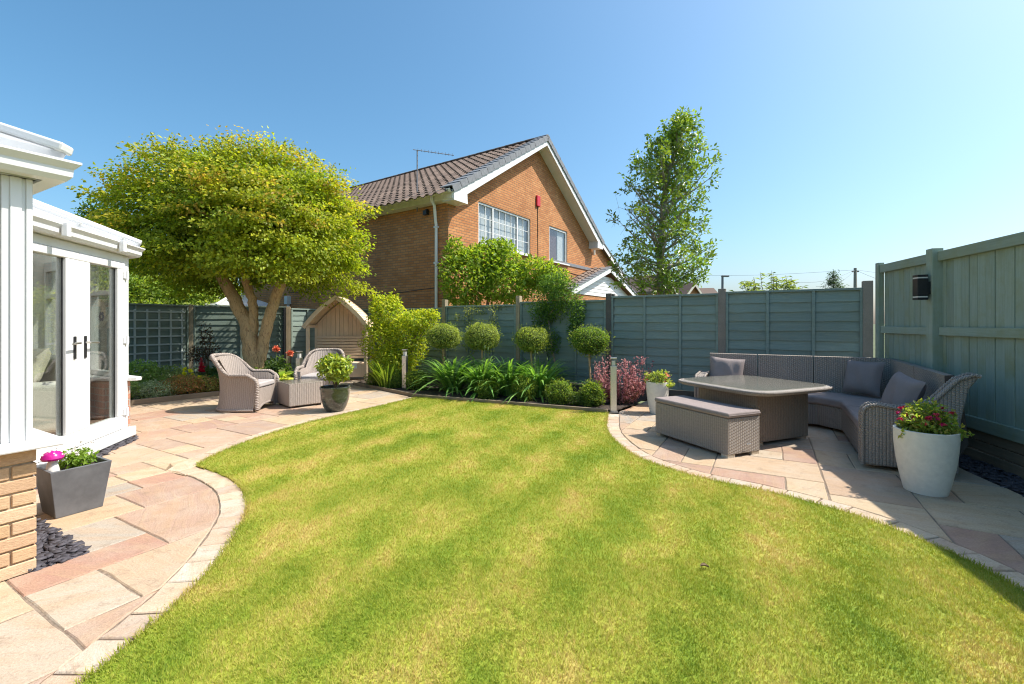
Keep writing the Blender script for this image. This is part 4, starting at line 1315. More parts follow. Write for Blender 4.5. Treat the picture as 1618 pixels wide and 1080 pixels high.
# barge boards and boxed soffits
for sg in (-1, 1):
    def rp(s_, y, d):
        p = roof_pt(s_, y) + Vector((-uz * d, 0, ux * d))
        return Vector((GW - p.x, p.y, p.z)) if sg > 0 else p
    mb = MB(); vs = [rp(0, -.43, -.11), rp(sl + .02, -.43, -.11), rp(sl + .02, -.43, -.36), rp(-.0, -.43, -.36)]
    vs[3] = Vector((GW / 2, -.43, vs[3].z + .0)); vs[0] = Vector((GW / 2, -.43, vs[0].z))
    mb.add(vs + [v + Vector((0, .025, 0)) for v in vs], [(0, 1, 2, 3), (7, 6, 5, 4), (0, 1, 5, 4), (1, 2, 6, 5), (2, 3, 7, 6), (3, 0, 4, 7)])
    fix(mb).build('barge_board', 'fascia', house)
    mb = MB(); vs = [Vector((GW / 2, -.404, ZA - .19)), rp(sl, -.404, -.32), rp(sl, .0, -.32), Vector((GW / 2, .0, ZA - .19))]
    mb.add(vs, [(0, 1, 2, 3)]); fix(mb).build('soffit', 'fascia', house)
    # box end
    e = rp(sl, 0, -.11)
    x_in = 0.0 if sg < 0 else GW
    mb = MB(); mb.add([(e.x, -.431, e.z + .01), (e.x, -.431, e.z - .22), (x_in + (.32 if sg < 0 else -.32), -.431, e.z - .22), (x_in + (.28 if sg < 0 else -.28), -.431, e.z + .22),
                       (e.x, -.01, e.z + .01), (e.x, -.01, e.z - .22), (x_in + (.32 if sg < 0 else -.32), -.01, e.z - .22), (x_in + (.28 if sg < 0 else -.28), -.01, e.z + .22)],
                      [(0, 1, 2, 3), (7, 6, 5, 4), (0, 1, 5, 4), (1, 2, 6, 5), (2, 3, 7, 6), (3, 0, 4, 7)])
    fix(mb).build('box_end', 'fascia', house)
e = roof_pt(sl, 0)
mb = MB(); mb.box(e.x + .03, e.x + .06, -.40, GD, e.z - .27, e.z - .06); mb.build('fascia_board', 'gutter_cream', house)
mb = MB(); mb.box(e.x + .06, -.002, .0, GD, e.z - .27, e.z - .255); mb.build('soffit', 'gutter_cream', house)
mb = MB()
gp = [(e.x + .03, e.z - .04), (e.x + .015, e.z - .10), (e.x - .03, e.z - .135), (e.x - .08, e.z - .10), (e.x - .09, e.z - .035), (e.x - .082, e.z - .035), (e.x - .07, e.z - .095), (e.x - .03, e.z - .12), (e.x + .01, e.z - .09), (e.x + .022, e.z - .04)]
vs = [(x, -.42, z) for x, z in gp] + [(x, GD, z) for x, z in gp]
mb.add(vs, [(j, (j + 1) % 10, 10 + (j + 1) % 10, 10 + j) for j in range(10)]); fix(mb).build('gutter', 'gutter_cream', house, smooth=50)
mb = MB(); mb.tube([(e.x - .03, .30, e.z - .12), (e.x - .03, .30, e.z - .24), (e.x + .10, .32, e.z - .36), (-.10, .38, e.z - .75), (-.055, .40, e.z - .86), (-.055, .40, 0)], .042, 10)
mb.build('downpipe', 'white_pipe', house, smooth=60)
for z in (1.6, 3.0, 4.0):
    mb = MB(); mb.box(-.10, -.004, .34, .46, z, z + .05); mb.build('pipe_clip', 'upvc', house)
mb = MB(); mb.tube([(-.055, 7.9, 0), (-.055, 7.9, 2.3), (-.06, 7.9, 2.36)], .05, 10); mb.box(-.16, -.005, 7.8, 8.0, 2.05, 2.34); mb.build('rainwater_hopper', 'upvc', house)
# alarm box, cable, aerial, security light
mb = MB(); mb.box(4.62, 4.84, -.07, -.002, 5.55, 5.93); mb.build('alarm_box', 'red_plastic', house, bevel=.012)
mb = MB(); mb.tube([(4.73, -.012, 5.56), (4.74, -.012, 4.6), (4.76, -.012, 3.62), (5.3, -.012, 3.50), (6.6, -.012, 3.44), (8.9, -.012, 3.3)], .010, 5); mb.build('cable', 'black_metal', house)
mb = MB(); mb.tube([(-.012, .35, 2.35), (-.012, 3.0, 2.2), (-.012, 8.0, 2.5)], .010, 5); mb.build('cable', 'black_metal', house)
mb = MB(); mb.tube([(-.10, .75, 4.55), (-.03, .75, 4.55)], .03, 8); mb.box(-.16, -.06, .68, .82, 4.40, 4.52); mb.build('security_light', 'black_metal', house)
aer = thing('roof_aerial', 'thin grey television aerial on the house roof edge', 'aerial', house.matrix_world @ Vector((0, 0, 0)), 0)
Hm = Matrix.Translation(Vector((-1.75, 12.5, 0))) @ Matrix.Rotation(HA, 4, 'Z')
base = Hm @ Vector((-.10, 1.1, 4.55)); aer.location = base
top = Vector((0, 0, 1.75))
mb = MB(); mb.tube([(0, 0, 0), top], .018, 8); mb.build('mast', 'grey_aerial', aer)
bd = Vector((.97, .22, -.06)).normalized(); sd_ = Vector((-.2, .9, .35)).normalized()
mb = MB(); mb.tube([top - bd * .12, top + bd * 1.05], .010, 6); mb.build('boom', 'grey_aerial', aer)
for i in range(11):
    c = top + bd * (.02 + i * .098); ln = .20 - .008 * i
    mb = MB(); mb.tube([c - sd_ * ln * .5 + Vector((0, 0, .0)), c + sd_ * ln * .5], .006, 5); mb.tube([c - Vector((0, 0, .03)), c + Vector((0, 0, .05))], .006, 5); mb.build('element', 'grey_aerial', aer)
# right-hand wing, set back a little
mb = MB(); yw = .35
mb.add([(GW - .02, yw, -.1), (13.6, yw, -.1), (13.6, yw, 3.85), (8.9, yw, 6.02), (8.9, yw, 3.0)], [(0, 1, 2, 3, 4)]); mb.build('wing_wall', 'house_brick', house, uv='box')
d_ = Vector((13.75 - 8.7, 0, 3.78 - 6.12)).normalized(); up_ = Vector((-d_.z, 0, d_.x))
a_, b_ = Vector((8.7, 0, 6.12)), Vector((13.75, 0, 3.78))
for nm, mt, y0, y1, l0, l1 in (('barge_board', 'fascia', yw - .22, yw - .195, -.10, .10), ('verge_tile', 'verge_grey', yw - .25, yw + .05, .105, .16), ('roof', 'roof_tile', yw - .2, 9, .06, .10)):
    vs = []
    for y in (y0, y1):
        for p, l in ((a_, l0), (b_, l0), (b_, l1), (a_, l1)): q = p + up_ * l; vs.append((q.x, y, q.z))
    m_ = MB(); m_.add(vs, [(0, 1, 2, 3), (7, 6, 5, 4), (0, 1, 5, 4), (1, 2, 6, 5), (2, 3, 7, 6), (3, 0, 4, 7)]); fix(m_).build(nm, mt, house)
mb = MB(); mb.tube([(10.2, yw - .10, 4.5), (10.2, yw - .10, 4.75)], .07, 10); mb.box(10.15, 10.25, yw - .08, yw, 4.55, 4.65); mb.build('wall_light', 'plastic_cream', house)
# garage with white boarded gable in front
gx0, gx1, gxa, gy, gz, gza = 5.75, 13.3, 9.54, -.6, 2.42, 3.56
mb = MB(); mb.add([(gx0 + .3, gy, -.1), (gx1 - .3, gy, -.1), (gx1 - .3, gy, gz + .06), (gx0 + .3, gy, gz + .06)], [(0, 1, 2, 3)])
mb.add([(gx0 + .3, gy, -.1), (gx0 + .3, 0, -.1), (gx0 + .3, 0, gz), (gx0 + .3, gy, gz)], [(0, 3, 2, 1)]); mb.build('garage_wall', 'house_brick', house, uv='box')
nb_ = 7
for i in range(nb_):
    z0, z1 = gz + .07 + i * .15, gz + .07 + (i + 1) * .15 - .006
    f = lambda z: max(.05, (gza - z) / (gza - gz))
    if z1 > gza - .05: continue
    mb = MB(); xa0, xa1 = gxa - (gxa - gx0 - .2) * f(z0), gxa + (gx1 - .2 - gxa) * f(z0); xb0, xb1 = gxa - (gxa - gx0 - .2) * f(z1), gxa + (gx1 - .2 - gxa) * f(z1)
    mb.add([(xa0, gy - .03, z0), (xa1, gy - .03, z0), (xb1, gy - .018, z1), (xb0, gy - .018, z1), (xa0, gy, z0), (xa1, gy, z0), (xb1, gy, z1), (xb0, gy, z1)], [(0, 1, 2, 3), (7, 6, 5, 4), (0, 1, 5, 4), (1, 2, 6, 5), (2, 3, 7, 6), (3, 0, 4, 7)])
    fix(mb).build('gable_cladding_board', 'fascia', house)
for (x0, x1) in ((gxa, gx0), (gxa, gx1)):
    a_, b_ = Vector((x0, 0, gza + .12)), Vector((x1, 0, gz + .05)); d_ = (b_ - a_).normalized(); up_ = Vector((-d_.z, 0, d_.x)); up_ = up_ if up_.z > 0 else -up_
    for nm, mt, y0, y1, l0, l1 in (('barge_board', 'fascia', gy - .27, gy - .245, -.10, .09), ('roof', 'roof_tile', gy - .22, .0, .03, .09)):
        vs = []
        for y in (y0, y1):
            for p, l in ((a_, l0), (b_, l0), (b_, l1), (a_, l1)): q = p + up_ * l; vs.append((q.x, y, q.z))
        m_ = MB(); m_.add(vs, [(0, 1, 2, 3), (7, 6, 5, 4), (0, 1, 5, 4), (1, 2, 6, 5), (2, 3, 7, 6), (3, 0, 4, 7)]); fix(m_).build(nm, mt, house)
    nv = 12; Lg = (b_ - a_).length
    for i in range(nv):
        vs = []
        for y in (gy - .30, gy - .05):
            for t, l in ((i / nv, .095), ((i + 1) / nv, .115), ((i + 1) / nv, .165), (i / nv, .145)): q = a_ + d_ * Lg * t + up_ * l; vs.append((q.x, y, q.z))
        m_ = MB(); m_.add(vs, [(0, 1, 2, 3), (7, 6, 5, 4), (0, 1, 5, 4), (1, 2, 6, 5), (2, 3, 7, 6), (3, 0, 4, 7)]); fix(m_).build('verge_tile', 'verge_grey', house)
    if x1 == gx0:
        # roll tiles on the side that shows
        rt = Matrix((Vector((0, -1, 0)), -d_, Vector((0, -1, 0)).cross(-d_))).transposed().to_4x4()
        for r_ in range(12):
            for c in range(2):
                p = a_ + d_ * (r_ * gauge + .02) + up_ * .11; p.y = gy + .12 + c * tw
                inst('roof_tile', tmesh, house, p, rt.to_euler())
mb = MB(); mb.box(gx0 - .1, gxa, -.03, -.003, gza + .1, gza + .22); mb.build('lead_flashing', 'verge_grey', house)

# ================================================================ FURNITURE
def smooth01(x): x = min(1, max(0, x)); return x * x * (3 - 2 * x)
def braid(path, r, parent, mat, name='braided_edge', seg=.012, amp=.14):
    """thick braided wicker edge: tube whose girth swells with each turn of the plait"""
    pts = [Vector(p) for p in path]
    out, L = [pts[0]], 0
    for i in range(1, len(pts)):
        n_ = max(1, int((pts[i] - pts[i - 1]).length / seg))
        for k_ in range(1, n_ + 1): out.append(pts[i - 1].lerp(pts[i], k_ / n_))
    rad = [r * (1 + amp * (1 if (i // 1) % 2 else -1)) for i in range(len(out))]
    mb = MB().tube(out, rad, 8)
    uv = []
    for i in range(len(out)):
        for k_ in range(8): uv.append((k_ * .012 + i * .012, i * .0065 * 2))
    return mb.build(name, mat, parent, smooth=60, uv=uv)
def armchair(label, loc, rz, mat='wicker_pale'):
    ch = thing('wicker_armchair', label, 'armchair', loc, rz, 'wicker tub armchairs')
    hw, ar = .305, .30
    def plan(t):                                   # t in 0..1 -> point, outward normal, backness
        la = .33; lc = PI * hw; tot = 2 * la + lc; s_ = t * tot
        if s_ < la: return Vector((ar - s_, -hw, 0)), Vector((0, -1, 0)), 0.0
        if s_ > la + lc: return Vector((ar - (tot - s_), hw, 0)), Vector((0, 1, 0)), 0.0
        a = (s_ - la) / lc * PI
        nrm = Vector((-math.sin(a), -math.cos(a), 0))
        return Vector((ar - la, 0, 0)) + nrm * hw, nrm, math.sin(a)
    tot = .66 + PI * hw
    def rim(t):
        p, nn, bk = plan(t); e = min(t, 1 - t) * tot
        h = .555 + .285 * smooth01((bk - .05) / .9)
        fr = smooth01(e / .10)
        return p + nn * (.035 + .095 * bk) + Vector((.0, 0, h - (1 - fr) * .055)), nn, bk
    NU, NV = 54, 14
    def outer(u, v):
        r_, nn, bk = rim(u); p, _, _ = plan(u)
        z0 = .025; z = z0 + (r_.z - .01 - z0) * v
        o = .055 * (1 - v) ** 2 + (.035 + .085 * bk) * v ** 2 - .02 * math.sin(PI * v)
        return p + nn * o + Vector((0, 0, z))
    def inner(u, v):
        r_, nn, bk = rim(u); p, _, _ = plan(u)
        z = .30 + (r_.z - .01 - .30) * v
        o = -.045 + (.02 + .07 * bk) * v ** 2
        return p + nn * o + Vector((0, 0, z))
    for fn, nm, flip in ((outer, 'outer_shell', 1), (inner, 'inner_shell', -1)):
        mb = MB().grid(fn, NU, NV); uv = [(i / NU * tot, mb.v[i * (NV + 1) + j][2]) for i in range(NU + 1) for j in range(NV + 1)]
        mb.build(nm, mat, ch, smooth=True, uv=uv)
    path = []
    p0, n0, _ = plan(0)
    fx = ar + .045
    path += [Vector((fx, -hw - .035, .03)), Vector((fx - .01, -hw - .02, .20)), Vector((fx - .005, -hw - .015, .36)), Vector((fx - .01, -hw - .025, .45)), Vector((fx - .04, -hw - .03, .495))]
    path += [rim(i / 48)[0] for i in range(1, 48)]
    path += [Vector((p.x, -p.y, p.z)) for p in path[:5][::-1]]
    braid(path, .030, ch, mat)
    braid([outer(i / 40, 0.01) for i in range(41)], .020, ch, mat, 'base_braid')
    # arm fronts and front panel
    for sy in (-1, 1):
        mb = MB().grid(lambda u, v: Vector((ar + .022, sy * (hw - .055 + .085 * u), .03 + (.475) * v)), 3, 8)
        mb.build('arm_front', mat, ch, uv=[(q[1], q[2]) for q in mb.v])
    def front(u, v):
        y = (2 * u - 1) * (hw - .05); zb = .03 + .075 * max(0, 1 - (y / (hw - .07)) ** 4)
        return Vector((ar + .02 + .03 * (1 - (2 * u - 1) ** 2), y, zb + (.355 - zb) * v))
    mb = MB().grid(front, 18, 8); mb.build('front_panel', mat, ch, smooth=True, uv=[(q[1], q[2]) for q in mb.v])
    braid([front(i / 20, 0) for i in range(21)], .014, ch, mat, 'front_braid')
    poly = [(ar + .035, -hw + .06), (ar + .045, 0), (ar + .035, hw - .06)]
    for i in range(0, 13):
        a = PI / 2 + PI * i / 12; poly.append((-.03 + (hw - .05) * math.cos(a) * 1.0, (hw - .06) * math.sin(a)))
    mb = MB().prism(poly, .355, .435); mb.build('seat_cushion', 'chair_cushion', ch, bevel=.025, seg=3)
    return ch
armchair('wicker tub armchair side on, left of the low wicker table', (-4.21, 7.20, .0), R(2))
armchair('wicker tub armchair behind the low table, facing the camera, partly hidden by potted shrub', (-3.46, 8.25, .0), R(-84))

def wicker_box(root, hx, hy, z0, z1, mat, name='body', bev=.012):
    mb = MB().box(-hx, hx, -hy, hy, z0, z1)
    return mb.build(name, mat, root, uv='box', bevel=bev)
tb = thing('wicker_side_table', 'low square wicker side table with glass top between armchairs', 'table', (-3.50, 7.52, 0), R(45))
wicker_box(tb, .265, .265, .03, .39, 'wicker_pale')
mb = MB().box(-.275, .275, -.275, .275, .391, .403); mb.build('glass_top', 'table_glass', tb, bevel=.004)
for sx in (-1, 1):
    for sy in (-1, 1):
        mb = MB().box(sx * .22 - .025, sx * .22 + .025, sy * .22 - .025, sy * .22 + .025, 0, .031); mb.build('foot', 'rubber', tb)

TA = R(23)
bench = thing('wicker_bench', 'wicker storage bench with grey cushion at the patio edge', 'bench', (2.145, 5.10, 0), TA)
wicker_box(bench, .225, .53, .03, .395, 'wicker_grey', bev=.010)
mb = MB().box(-.232, .232, -.54, .54, .398, .452); mb.build('cushion', 'cushion_taupe', bench, bevel=.018, seg=3)
for x in (-.232, .232):
    mb = MB().tube([(x, -.53, .425), (x, .53, .425)], .004, 6); mb.build('piping', 'cushion_taupe', bench)
mb = MB().tube([(-.222, -.541, .425), (.222, -.541, .425)], .004, 6); mb.build('piping', 'cushion_taupe', bench)
for sx in (-1, 1):
    for sy in (-1, 1):
        mb = MB().box(sx * .17 - .05, sx * .17 + .05, sy * .485 - .04, sy * .485 + .04, 0, .032); mb.build('foot', 'kerb_stone', bench)
mb = MB().tube([(.02, -.548, .12), (.03, -.552, .128), (.045, -.548, .12), (.06, -.552, .128), (.07, -.548, .12)], .005, 5); mb.build('badge', 'steel', bench)

tbl = thing('wicker_dining_table', 'square wicker dining table with glass top in front of corner sofa', 'table', (2.90, 5.52, 0), TA)
wicker_box(tbl, .42, .42, .035, .575, 'wicker_brown')
def sup(r, n_=6.0, N=72):
    out = []
    for i in range(N):
        a = 2 * PI * i / N; c, s_ = math.cos(a), math.sin(a)
        k_ = (abs(c) ** n_ + abs(s_) ** n_) ** (-1 / n_)
        out.append((r * k_ * c, r * k_ * s_))
    return out
mb = MB()
rings = [(.58, .573), (.625, .578), (.648, .592), (.650, .612), (.635, .626), (.60, .632), (.575, .630)]
for r_, z in rings: mb.v.extend([(x, y, z) for x, y in sup(r_)])
for i in range(len(rings) - 1):
    for k_ in range(72): mb.f.append((i * 72 + k_, i * 72 + (k_ + 1) % 72, (i + 1) * 72 + (k_ + 1) % 72, (i + 1) * 72 + k_))
mb.f.append(tuple(range(72))[::-1]); mb.f.append(tuple(range(6 * 72, 7 * 72)))
uv = [(.0, .0)] * 0
for i, (r_, z) in enumerate(rings):
    for k_ in range(72): uv.append((k_ * .058, i * .02))
mb.build('table_top', 'wicker_top', tbl, smooth=40, uv='box')
braid([Vector((x, y, .612)) for x, y in sup(.650) + [sup(.650)[0]]], .016, tbl, 'wicker_grey', 'rim_braid')
mb = MB().prism(sup(.606), .633, .641); mb.build('glass_top', 'table_glass', tbl)
for sx in (-1, 1):
    for sy in (-1, 1):
        mb = MB().box(sx * .36 - .045, sx * .36 + .045, sy * .36 - .045, sy * .36 + .045, 0, .037); mb.build('foot', 'kerb_stone', tbl)
mb = MB().tube([(-.56, -.56, .05)] * 1 + [(-.565, -.565, .1)], .001, 4)

# corner sofa, laid out along the two fences
SA, SB = 1.43, 7.72
sofa = thing('wicker_corner_sofa', 'grey wicker corner sofa with taupe cushions in the fence corner', 'sofa', S(SA, SB), -TH)
def sl_(a, b): return (a - SA, b - SB)
I0, J0, dp = .78, 7.07, .24            # inner front lines
base_poly = [sl_(-.82, 7.68), sl_(-.82, J0), sl_(I0 - dp, J0), sl_(I0, J0 - dp), sl_(I0, 5.42), sl_(1.39, 5.42), sl_(1.39, 7.68)]
fix(MB().prism(base_poly, .035, .30)).build('base', 'wicker_grey', sofa, uv='box', bevel=.010)
def back_strip(pts, name):
    """leaning backrest along pts (ab); thickness inwards"""
    mb = MB(); n_ = len(pts); prof = [(-.13, .28), (-.105, .55), (-.065, .86), (-.03, .885), (.03, .88), (.02, .5), (0, .035)]
    for i, p in enumerate(pts):
        p = Vector(p); ds = []
        if i > 0: ds.append((p - Vector(pts[i - 1])).normalized())
        if i < n_ - 1: ds.append((Vector(pts[i + 1]) - p).normalized())
        nn = [Vector((-d.y, d.x)) for d in ds]; mi = nn[0] + nn[-1]; mi = mi / mi.dot(nn[0])
        for o, z in prof: q = sl_(p.x + mi.x * o, p.y + mi.y * o); mb.v.append((q[0], q[1], z))
    m_ = len(prof); L = 0; uv = []
    for i in range(n_):
        if i: L += (Vector(pts[i]) - Vector(pts[i - 1])).length
        for j, (o, z) in enumerate(prof): uv.append((L, j * .2 if j > 3 else z))
    for i in range(n_ - 1):
        for j in range(m_): mb.f.append((i * m_ + j, i * m_ + (j + 1) % m_, (i + 1) * m_ + (j + 1) % m_, (i + 1) * m_ + j))
    mb.f.append(tuple(range(m_))); mb.f.append(tuple(range((n_ - 1) * m_, n_ * m_))[::-1])
    ob = mb.build(name, 'wicker_grey', sofa, uv=uv, smooth=50)
    return ob
# run right-to-left so that "left of travel" is outwards (towards the fence)
back_strip([(1.40, 5.46), (1.40, 6.45)], 'backrest')
back_strip([(1.40, 6.462), (1.40, 7.55), (1.25, 7.69), (.55, 7.69)], 'backrest')
back_strip([(.538, 7.69), (-.14, 7.69)], 'backrest')
back_strip([(-.152, 7.69), (-.80, 7.69)], 'backrest')
def arm(b0, b1, axis, name='arm'):
    low_arm = [(0, .035), (0, .48), (.012, .54), (.05, .575), (.12, .59), (.30, .59), (.48, .595), (.62, .60), (.66, .58), (.665, .035)]
    prof = [(0, .035), (0, .50), (.012, .55), (.05, .585), (.11, .595), (.26, .575), (.40, .60), (.50, .66), (.58, .76), (.66, .86), (.76, .905), (.80, .895), (.73, .78), (.68, .5), (.665, .035)]
    if axis != 'near': prof = low_arm
    n_ = len(prof); mb = MB(); vs = []
    for b in (b0, b1):
        for d, z in prof:
            if axis == 'near': q = sl_(I0 - .02 + d, b)
            else: q = sl_(b, J0 - .02 + d)
            vs.append((q[0], q[1], z))
    mb.add(vs, [tuple(range(n_)), tuple(range(n_, 2 * n_))[::-1]] + [(i, (i + 1) % n_, n_ + (i + 1) % n_, n_ + i) for i in range(n_)])
    o = fix(mb).build(name, 'wicker_grey', sofa, uv='box', bevel=.025, seg=3)
    for b in (b0, b1):
        path = []
        for d, z in prof[:12 if axis == 'near' else 9]:
            q = sl_(I0 - .02 + d, b) if axis == 'near' else sl_(b, J0 - .02 + d)
            path.append((q[0], q[1], z))
        braid(path, .016, sofa, 'wicker_grey')
arm(5.30, 5.42, 'near'); arm(-.93, -.81, 'far')
def seat(poly, name='seat_cushion'):
    fix(MB().prism([sl_(*p) for p in poly], .302, .405)).build(name, 'cushion_taupe', sofa, bevel=.028, seg=3)
seat([(-.80, 7.56), (-.80, J0 - .02), (.0, J0 - .02), (.0, 7.56)])
seat([(.012, 7.56), (.012, J0 - .02), (I0 - dp - .01, J0 - .02), (I0 - .02, J0 - dp - .01), (I0 - .02, 6.44), (1.26, 6.44), (1.26, 7.50), (1.18, 7.56)])
seat([(I0 - .02, 6.428), (I0 - .02, 5.43), (1.26, 5.43), (1.26, 6.428)])
for a, b in ((.84, 5.48), (1.33, 5.36), (.86, 6.6), (.1, 7.13), (-.78, 7.13), (-.78, 7.6)):
    q = sl_(a, b); MB().box(q[0] - .05, q[0] + .05, q[1] - .04, q[1] + .04, 0, .037).build('foot', 'kerb_stone', sofa)
for a, b, z, rz, rx, rot, lab, mt in ((-.55, 7.46, .62, 0, -16, 4, 'taupe scatter cushion at the sunny left end of the corner sofa', 'cushion_taupe'),
                                  (1.06, 7.38, .645, -42, -14, 0, 'slate scatter cushion in the corner of the sofa', 'cushion_slate'),
                                  (1.14, 5.80, .625, -76, -18, 8, 'slate scatter cushion at the near right end of the sofa', 'cushion_slate')):
    o = thing('scatter_cushion', lab, 'cushion', S(a, b, z), -TH + R(rz), 'scatter cushions on the corner sofa')
    pillow(.47, .44, .17).build('cover', mt, o, smooth=True, rot=(R(rx), R(rot), 0))
    c_o = o

# pots
def lathe_pot(name, label, loc, prof, mat, soil_r, soil_z, n=40):
    o = thing(name, label, 'plant pot', loc)
    MB().lathe(prof, n).build('pot', mat, o, smooth=50)
    MB().lathe([(soil_r, soil_z - .01), (soil_r * .5, soil_z), (.001, soil_z + .004)], 24).build('compost', 'soil', o)
    return o
def tallpot(h, rt, rb): 
    pr = [(rb, 0)]
    for i in range(1, 13):
        t = i / 12; pr.append((rb + (rt - rb) * (1 - (1 - t) ** 1.9), h * t))
    return pr + [(rt - .008, h + .004), (rt - .022, h), (rt - .026, h - .07)]
lathe_pot('tall_white_pot', 'large tall white pot with fuchsia beside the near sofa arm', (3.325, 3.66, 0), tallpot(.495, .203, .136), 'white_concrete', .18, .45)
lathe_pot('tall_white_pot', 'smaller white pot of flowers by the far end of the bench', (2.18, 6.82, 0), tallpot(.47, .165, .108), 'white_concrete', .14, .43)
lathe_pot('glazed_pot', 'dark glazed round pot with shrub on the left patio edge', (-2.72, 7.0, 0), [(.118, 0), (.135, .012), (.172, .08), (.200, .17), (.214, .27), (.218, .335), (.226, .345), (.226, .372), (.214, .38), (.200, .372), (.196, .32)], 'dark_glaze', .196, .335)

# bollard lights
for x, y, h, lab in ((1.54, 6.90, .83, 'steel bollard light nearest the dining set, beside red berberis'), (-2.17, 9.22, .82, 'steel bollard light in the border by the agapanthus'), (-4.17, 8.92, .80, 'pale bollard light behind the low wicker table')):
    o = thing('bollard_light', lab, 'bollard light', (x, y, 0), R(-12), 'garden bollard lights')
    MB().box(-.046, .046, -.046, .046, .012, h - .13).build('post', 'steel', o, bevel=.004)
    MB().box(-.065, .065, -.065, .065, 0, .012).build('base_plate', 'steel', o)
    MB().box(-.042, .042, -.042, .042, h - .128, h - .022).build('lens', 'clear_glass', o)
    MB().box(-.026, .026, -.026, .026, h - .128, h - .05).build('lamp_holder', 'white_glaze', o)
    MB().box(-.047, .047, -.047, .047, h - .022, h).build('cap', 'steel', o, bevel=.004)

# arbour seat
arb = thing('arbour_seat', 'tan painted wooden arbour seat with pointed arched roof', 'arbour', (-4.02, 10.45, 0), R(6))
AW, AD, AH, ASH = .64, .62, 1.95, 1.30
for sx in (-1, 1):
    for y in (0, AD):
        MB().box(sx * AW - .035, sx * AW + .035, y - .035, y + .035, 0, ASH + .02).build('post', 'arbour_paint', arb, bevel=.004)
    MB().box(sx * AW - .02, sx * AW + .02, .036, AD - .036, ASH - .06, ASH).build('side_rail', 'arbour_paint', arb)
    MB().box(sx * AW - .02, sx * AW + .02, .036, AD - .036, .60, .65).build('arm_rest', 'arbour_paint', arb, bevel=.004)
def gothic(t, ov=0.0):           # t 0 at eave, 1 at apex; left half
    a0 = .0; x = -(AW + .08 + ov) * math.cos(t * PI / 2) ** 1.0
    z = ASH - .05 + (AH - ASH + .05) * (1 - (1 - t) ** 1.0) + .045 * math.sin(PI * t) * (1 - t * .25)
    return Vector(((-(AW + .08 + ov)) * (1 - t) - .03 * math.sin(PI * t), 0, z + ov))
NS = 13
for sx in (-1, 1):
    for i in range(NS):
        a, b = gothic(i / NS), gothic((i + 1) / NS)
        nrm = Vector((-(b - a).z, 0, (b - a).x)).normalized()
        q = [a, b - (b - a) * .04, b - (b - a) * .04 + nrm * .014, a + nrm * .022]
        vs = [(sx * -p.x if sx > 0 else p.x, y, p.z) for y in (-.10, AD + .10) for p in q]
        mb = MB(); mb.add(vs, [(0, 1, 2, 3), (7, 6, 5, 4), (0, 1, 5, 4), (1, 2, 6, 5), (2, 3, 7, 6), (3, 0, 4, 7)]); fix(mb).build('roof_slat', 'arbour_paint', arb)
    for y in (-.115, AD + .085):
        mb = MB(); vs = []; n_ = 16
        for i in range(n_ + 1):
            p = gothic(i / n_); p2 = gothic(min(1, i / n_ + .001)); 
            d = (gothic(min(1, i / n_ + .02)) - gothic(max(0, i / n_ - .02))).normalized(); nrm = Vector((-d.z, 0, d.x))
            for o_, yy in ((.03, y), (-.055, y), (-.055, y + .03), (.03, y + .03)):
                q = p + nrm * o_; vs.append(((-q.x if sx > 0 else q.x), yy, q.z))
        fs = [(i * 4 + j, i * 4 + (j + 1) % 4, (i + 1) * 4 + (j + 1) % 4, (i + 1) * 4 + j) for i in range(n_) for j in range(4)] + [(0, 1, 2, 3), (n_ * 4 + 3, n_ * 4 + 2, n_ * 4 + 1, n_ * 4)]
        mb.add(vs, fs); fix(mb).build('arch_board', 'arbour_paint', arb)
nbk = 12
for i in range(nbk):        # tongue-and-groove back
    x0, x1 = -AW + .036 + (2 * AW - .072) * i / nbk, -AW + .036 + (2 * AW - .072) * (i + 1) / nbk - .004
    def top(x):
        f = 1 - abs(x) / (AW + .08); t = f ** (1 / 1.0); lo = 0.0
        tt = (f) if False else None
        # invert |x| = (AW+.08)(1-t^1.55)
        t = max(0, 1 - abs(x) / (AW + .08))
        return gothic(min(1, t)).z - .03
    mb = MB(); y0, y1 = AD - .005, AD + .012
    vs = [(x0, y0, .62), (x1, y0, .62), (x1, y0, top(x1)), (x0, y0, top(x0)), (x0, y1, .62), (x1, y1, .62), (x1, y1, top(x1)), (x0, y1, top(x0))]
    mb.add(vs, [(0, 1, 2, 3), (7, 6, 5, 4), (0, 1, 5, 4), (1, 2, 6, 5), (2, 3, 7, 6), (3, 0, 4, 7)]); fix(mb).build('back_board', 'arbour_paint', arb, bevel=.003)
for i in range(8):
    z = .50 + i * .068; y = AD - .06 - .012 * (7 - i) * .5
    MB().box(-AW + .038, AW - .038, y - .012, y + .012, z, z + .052).build('back_slat', 'arbour_paint', arb, bevel=.003)
MB().box(-.03, .03, AD - .055, AD - .02, .42, 1.04).build('back_stile', 'arbour_paint', arb)
for i in range(6):
    MB().box(-AW + .038, AW - .038, .06 + i * .082, .13 + i * .082, .40, .425).build('seat_slat', 'arbour_paint', arb, bevel=.003)
MB().box(-AW + .036, AW - .036, .03, .055, .10, .40).build('seat_front', 'arbour_paint', arb, bevel=.003)
for y in (.5,): MB().box(-AW + .036, AW - .036, y, y + .02, .06, .40).build('seat_back_panel', 'arbour_paint', arb)
MB().box(.30, .44, .018, .029, .30, .42).build('seat_tag', 'curtain', arb)

# ================================================================ TREES AND PLANTS
def at(px, py, Z): return Vector(((px - 809) / 720 * Z, Z, 1.35 + (510 - py) / 720 * Z))
YG = [(.155, .200, .022), (.120, .170, .020), (.205, .225, .026), (.092, .145, .020)]

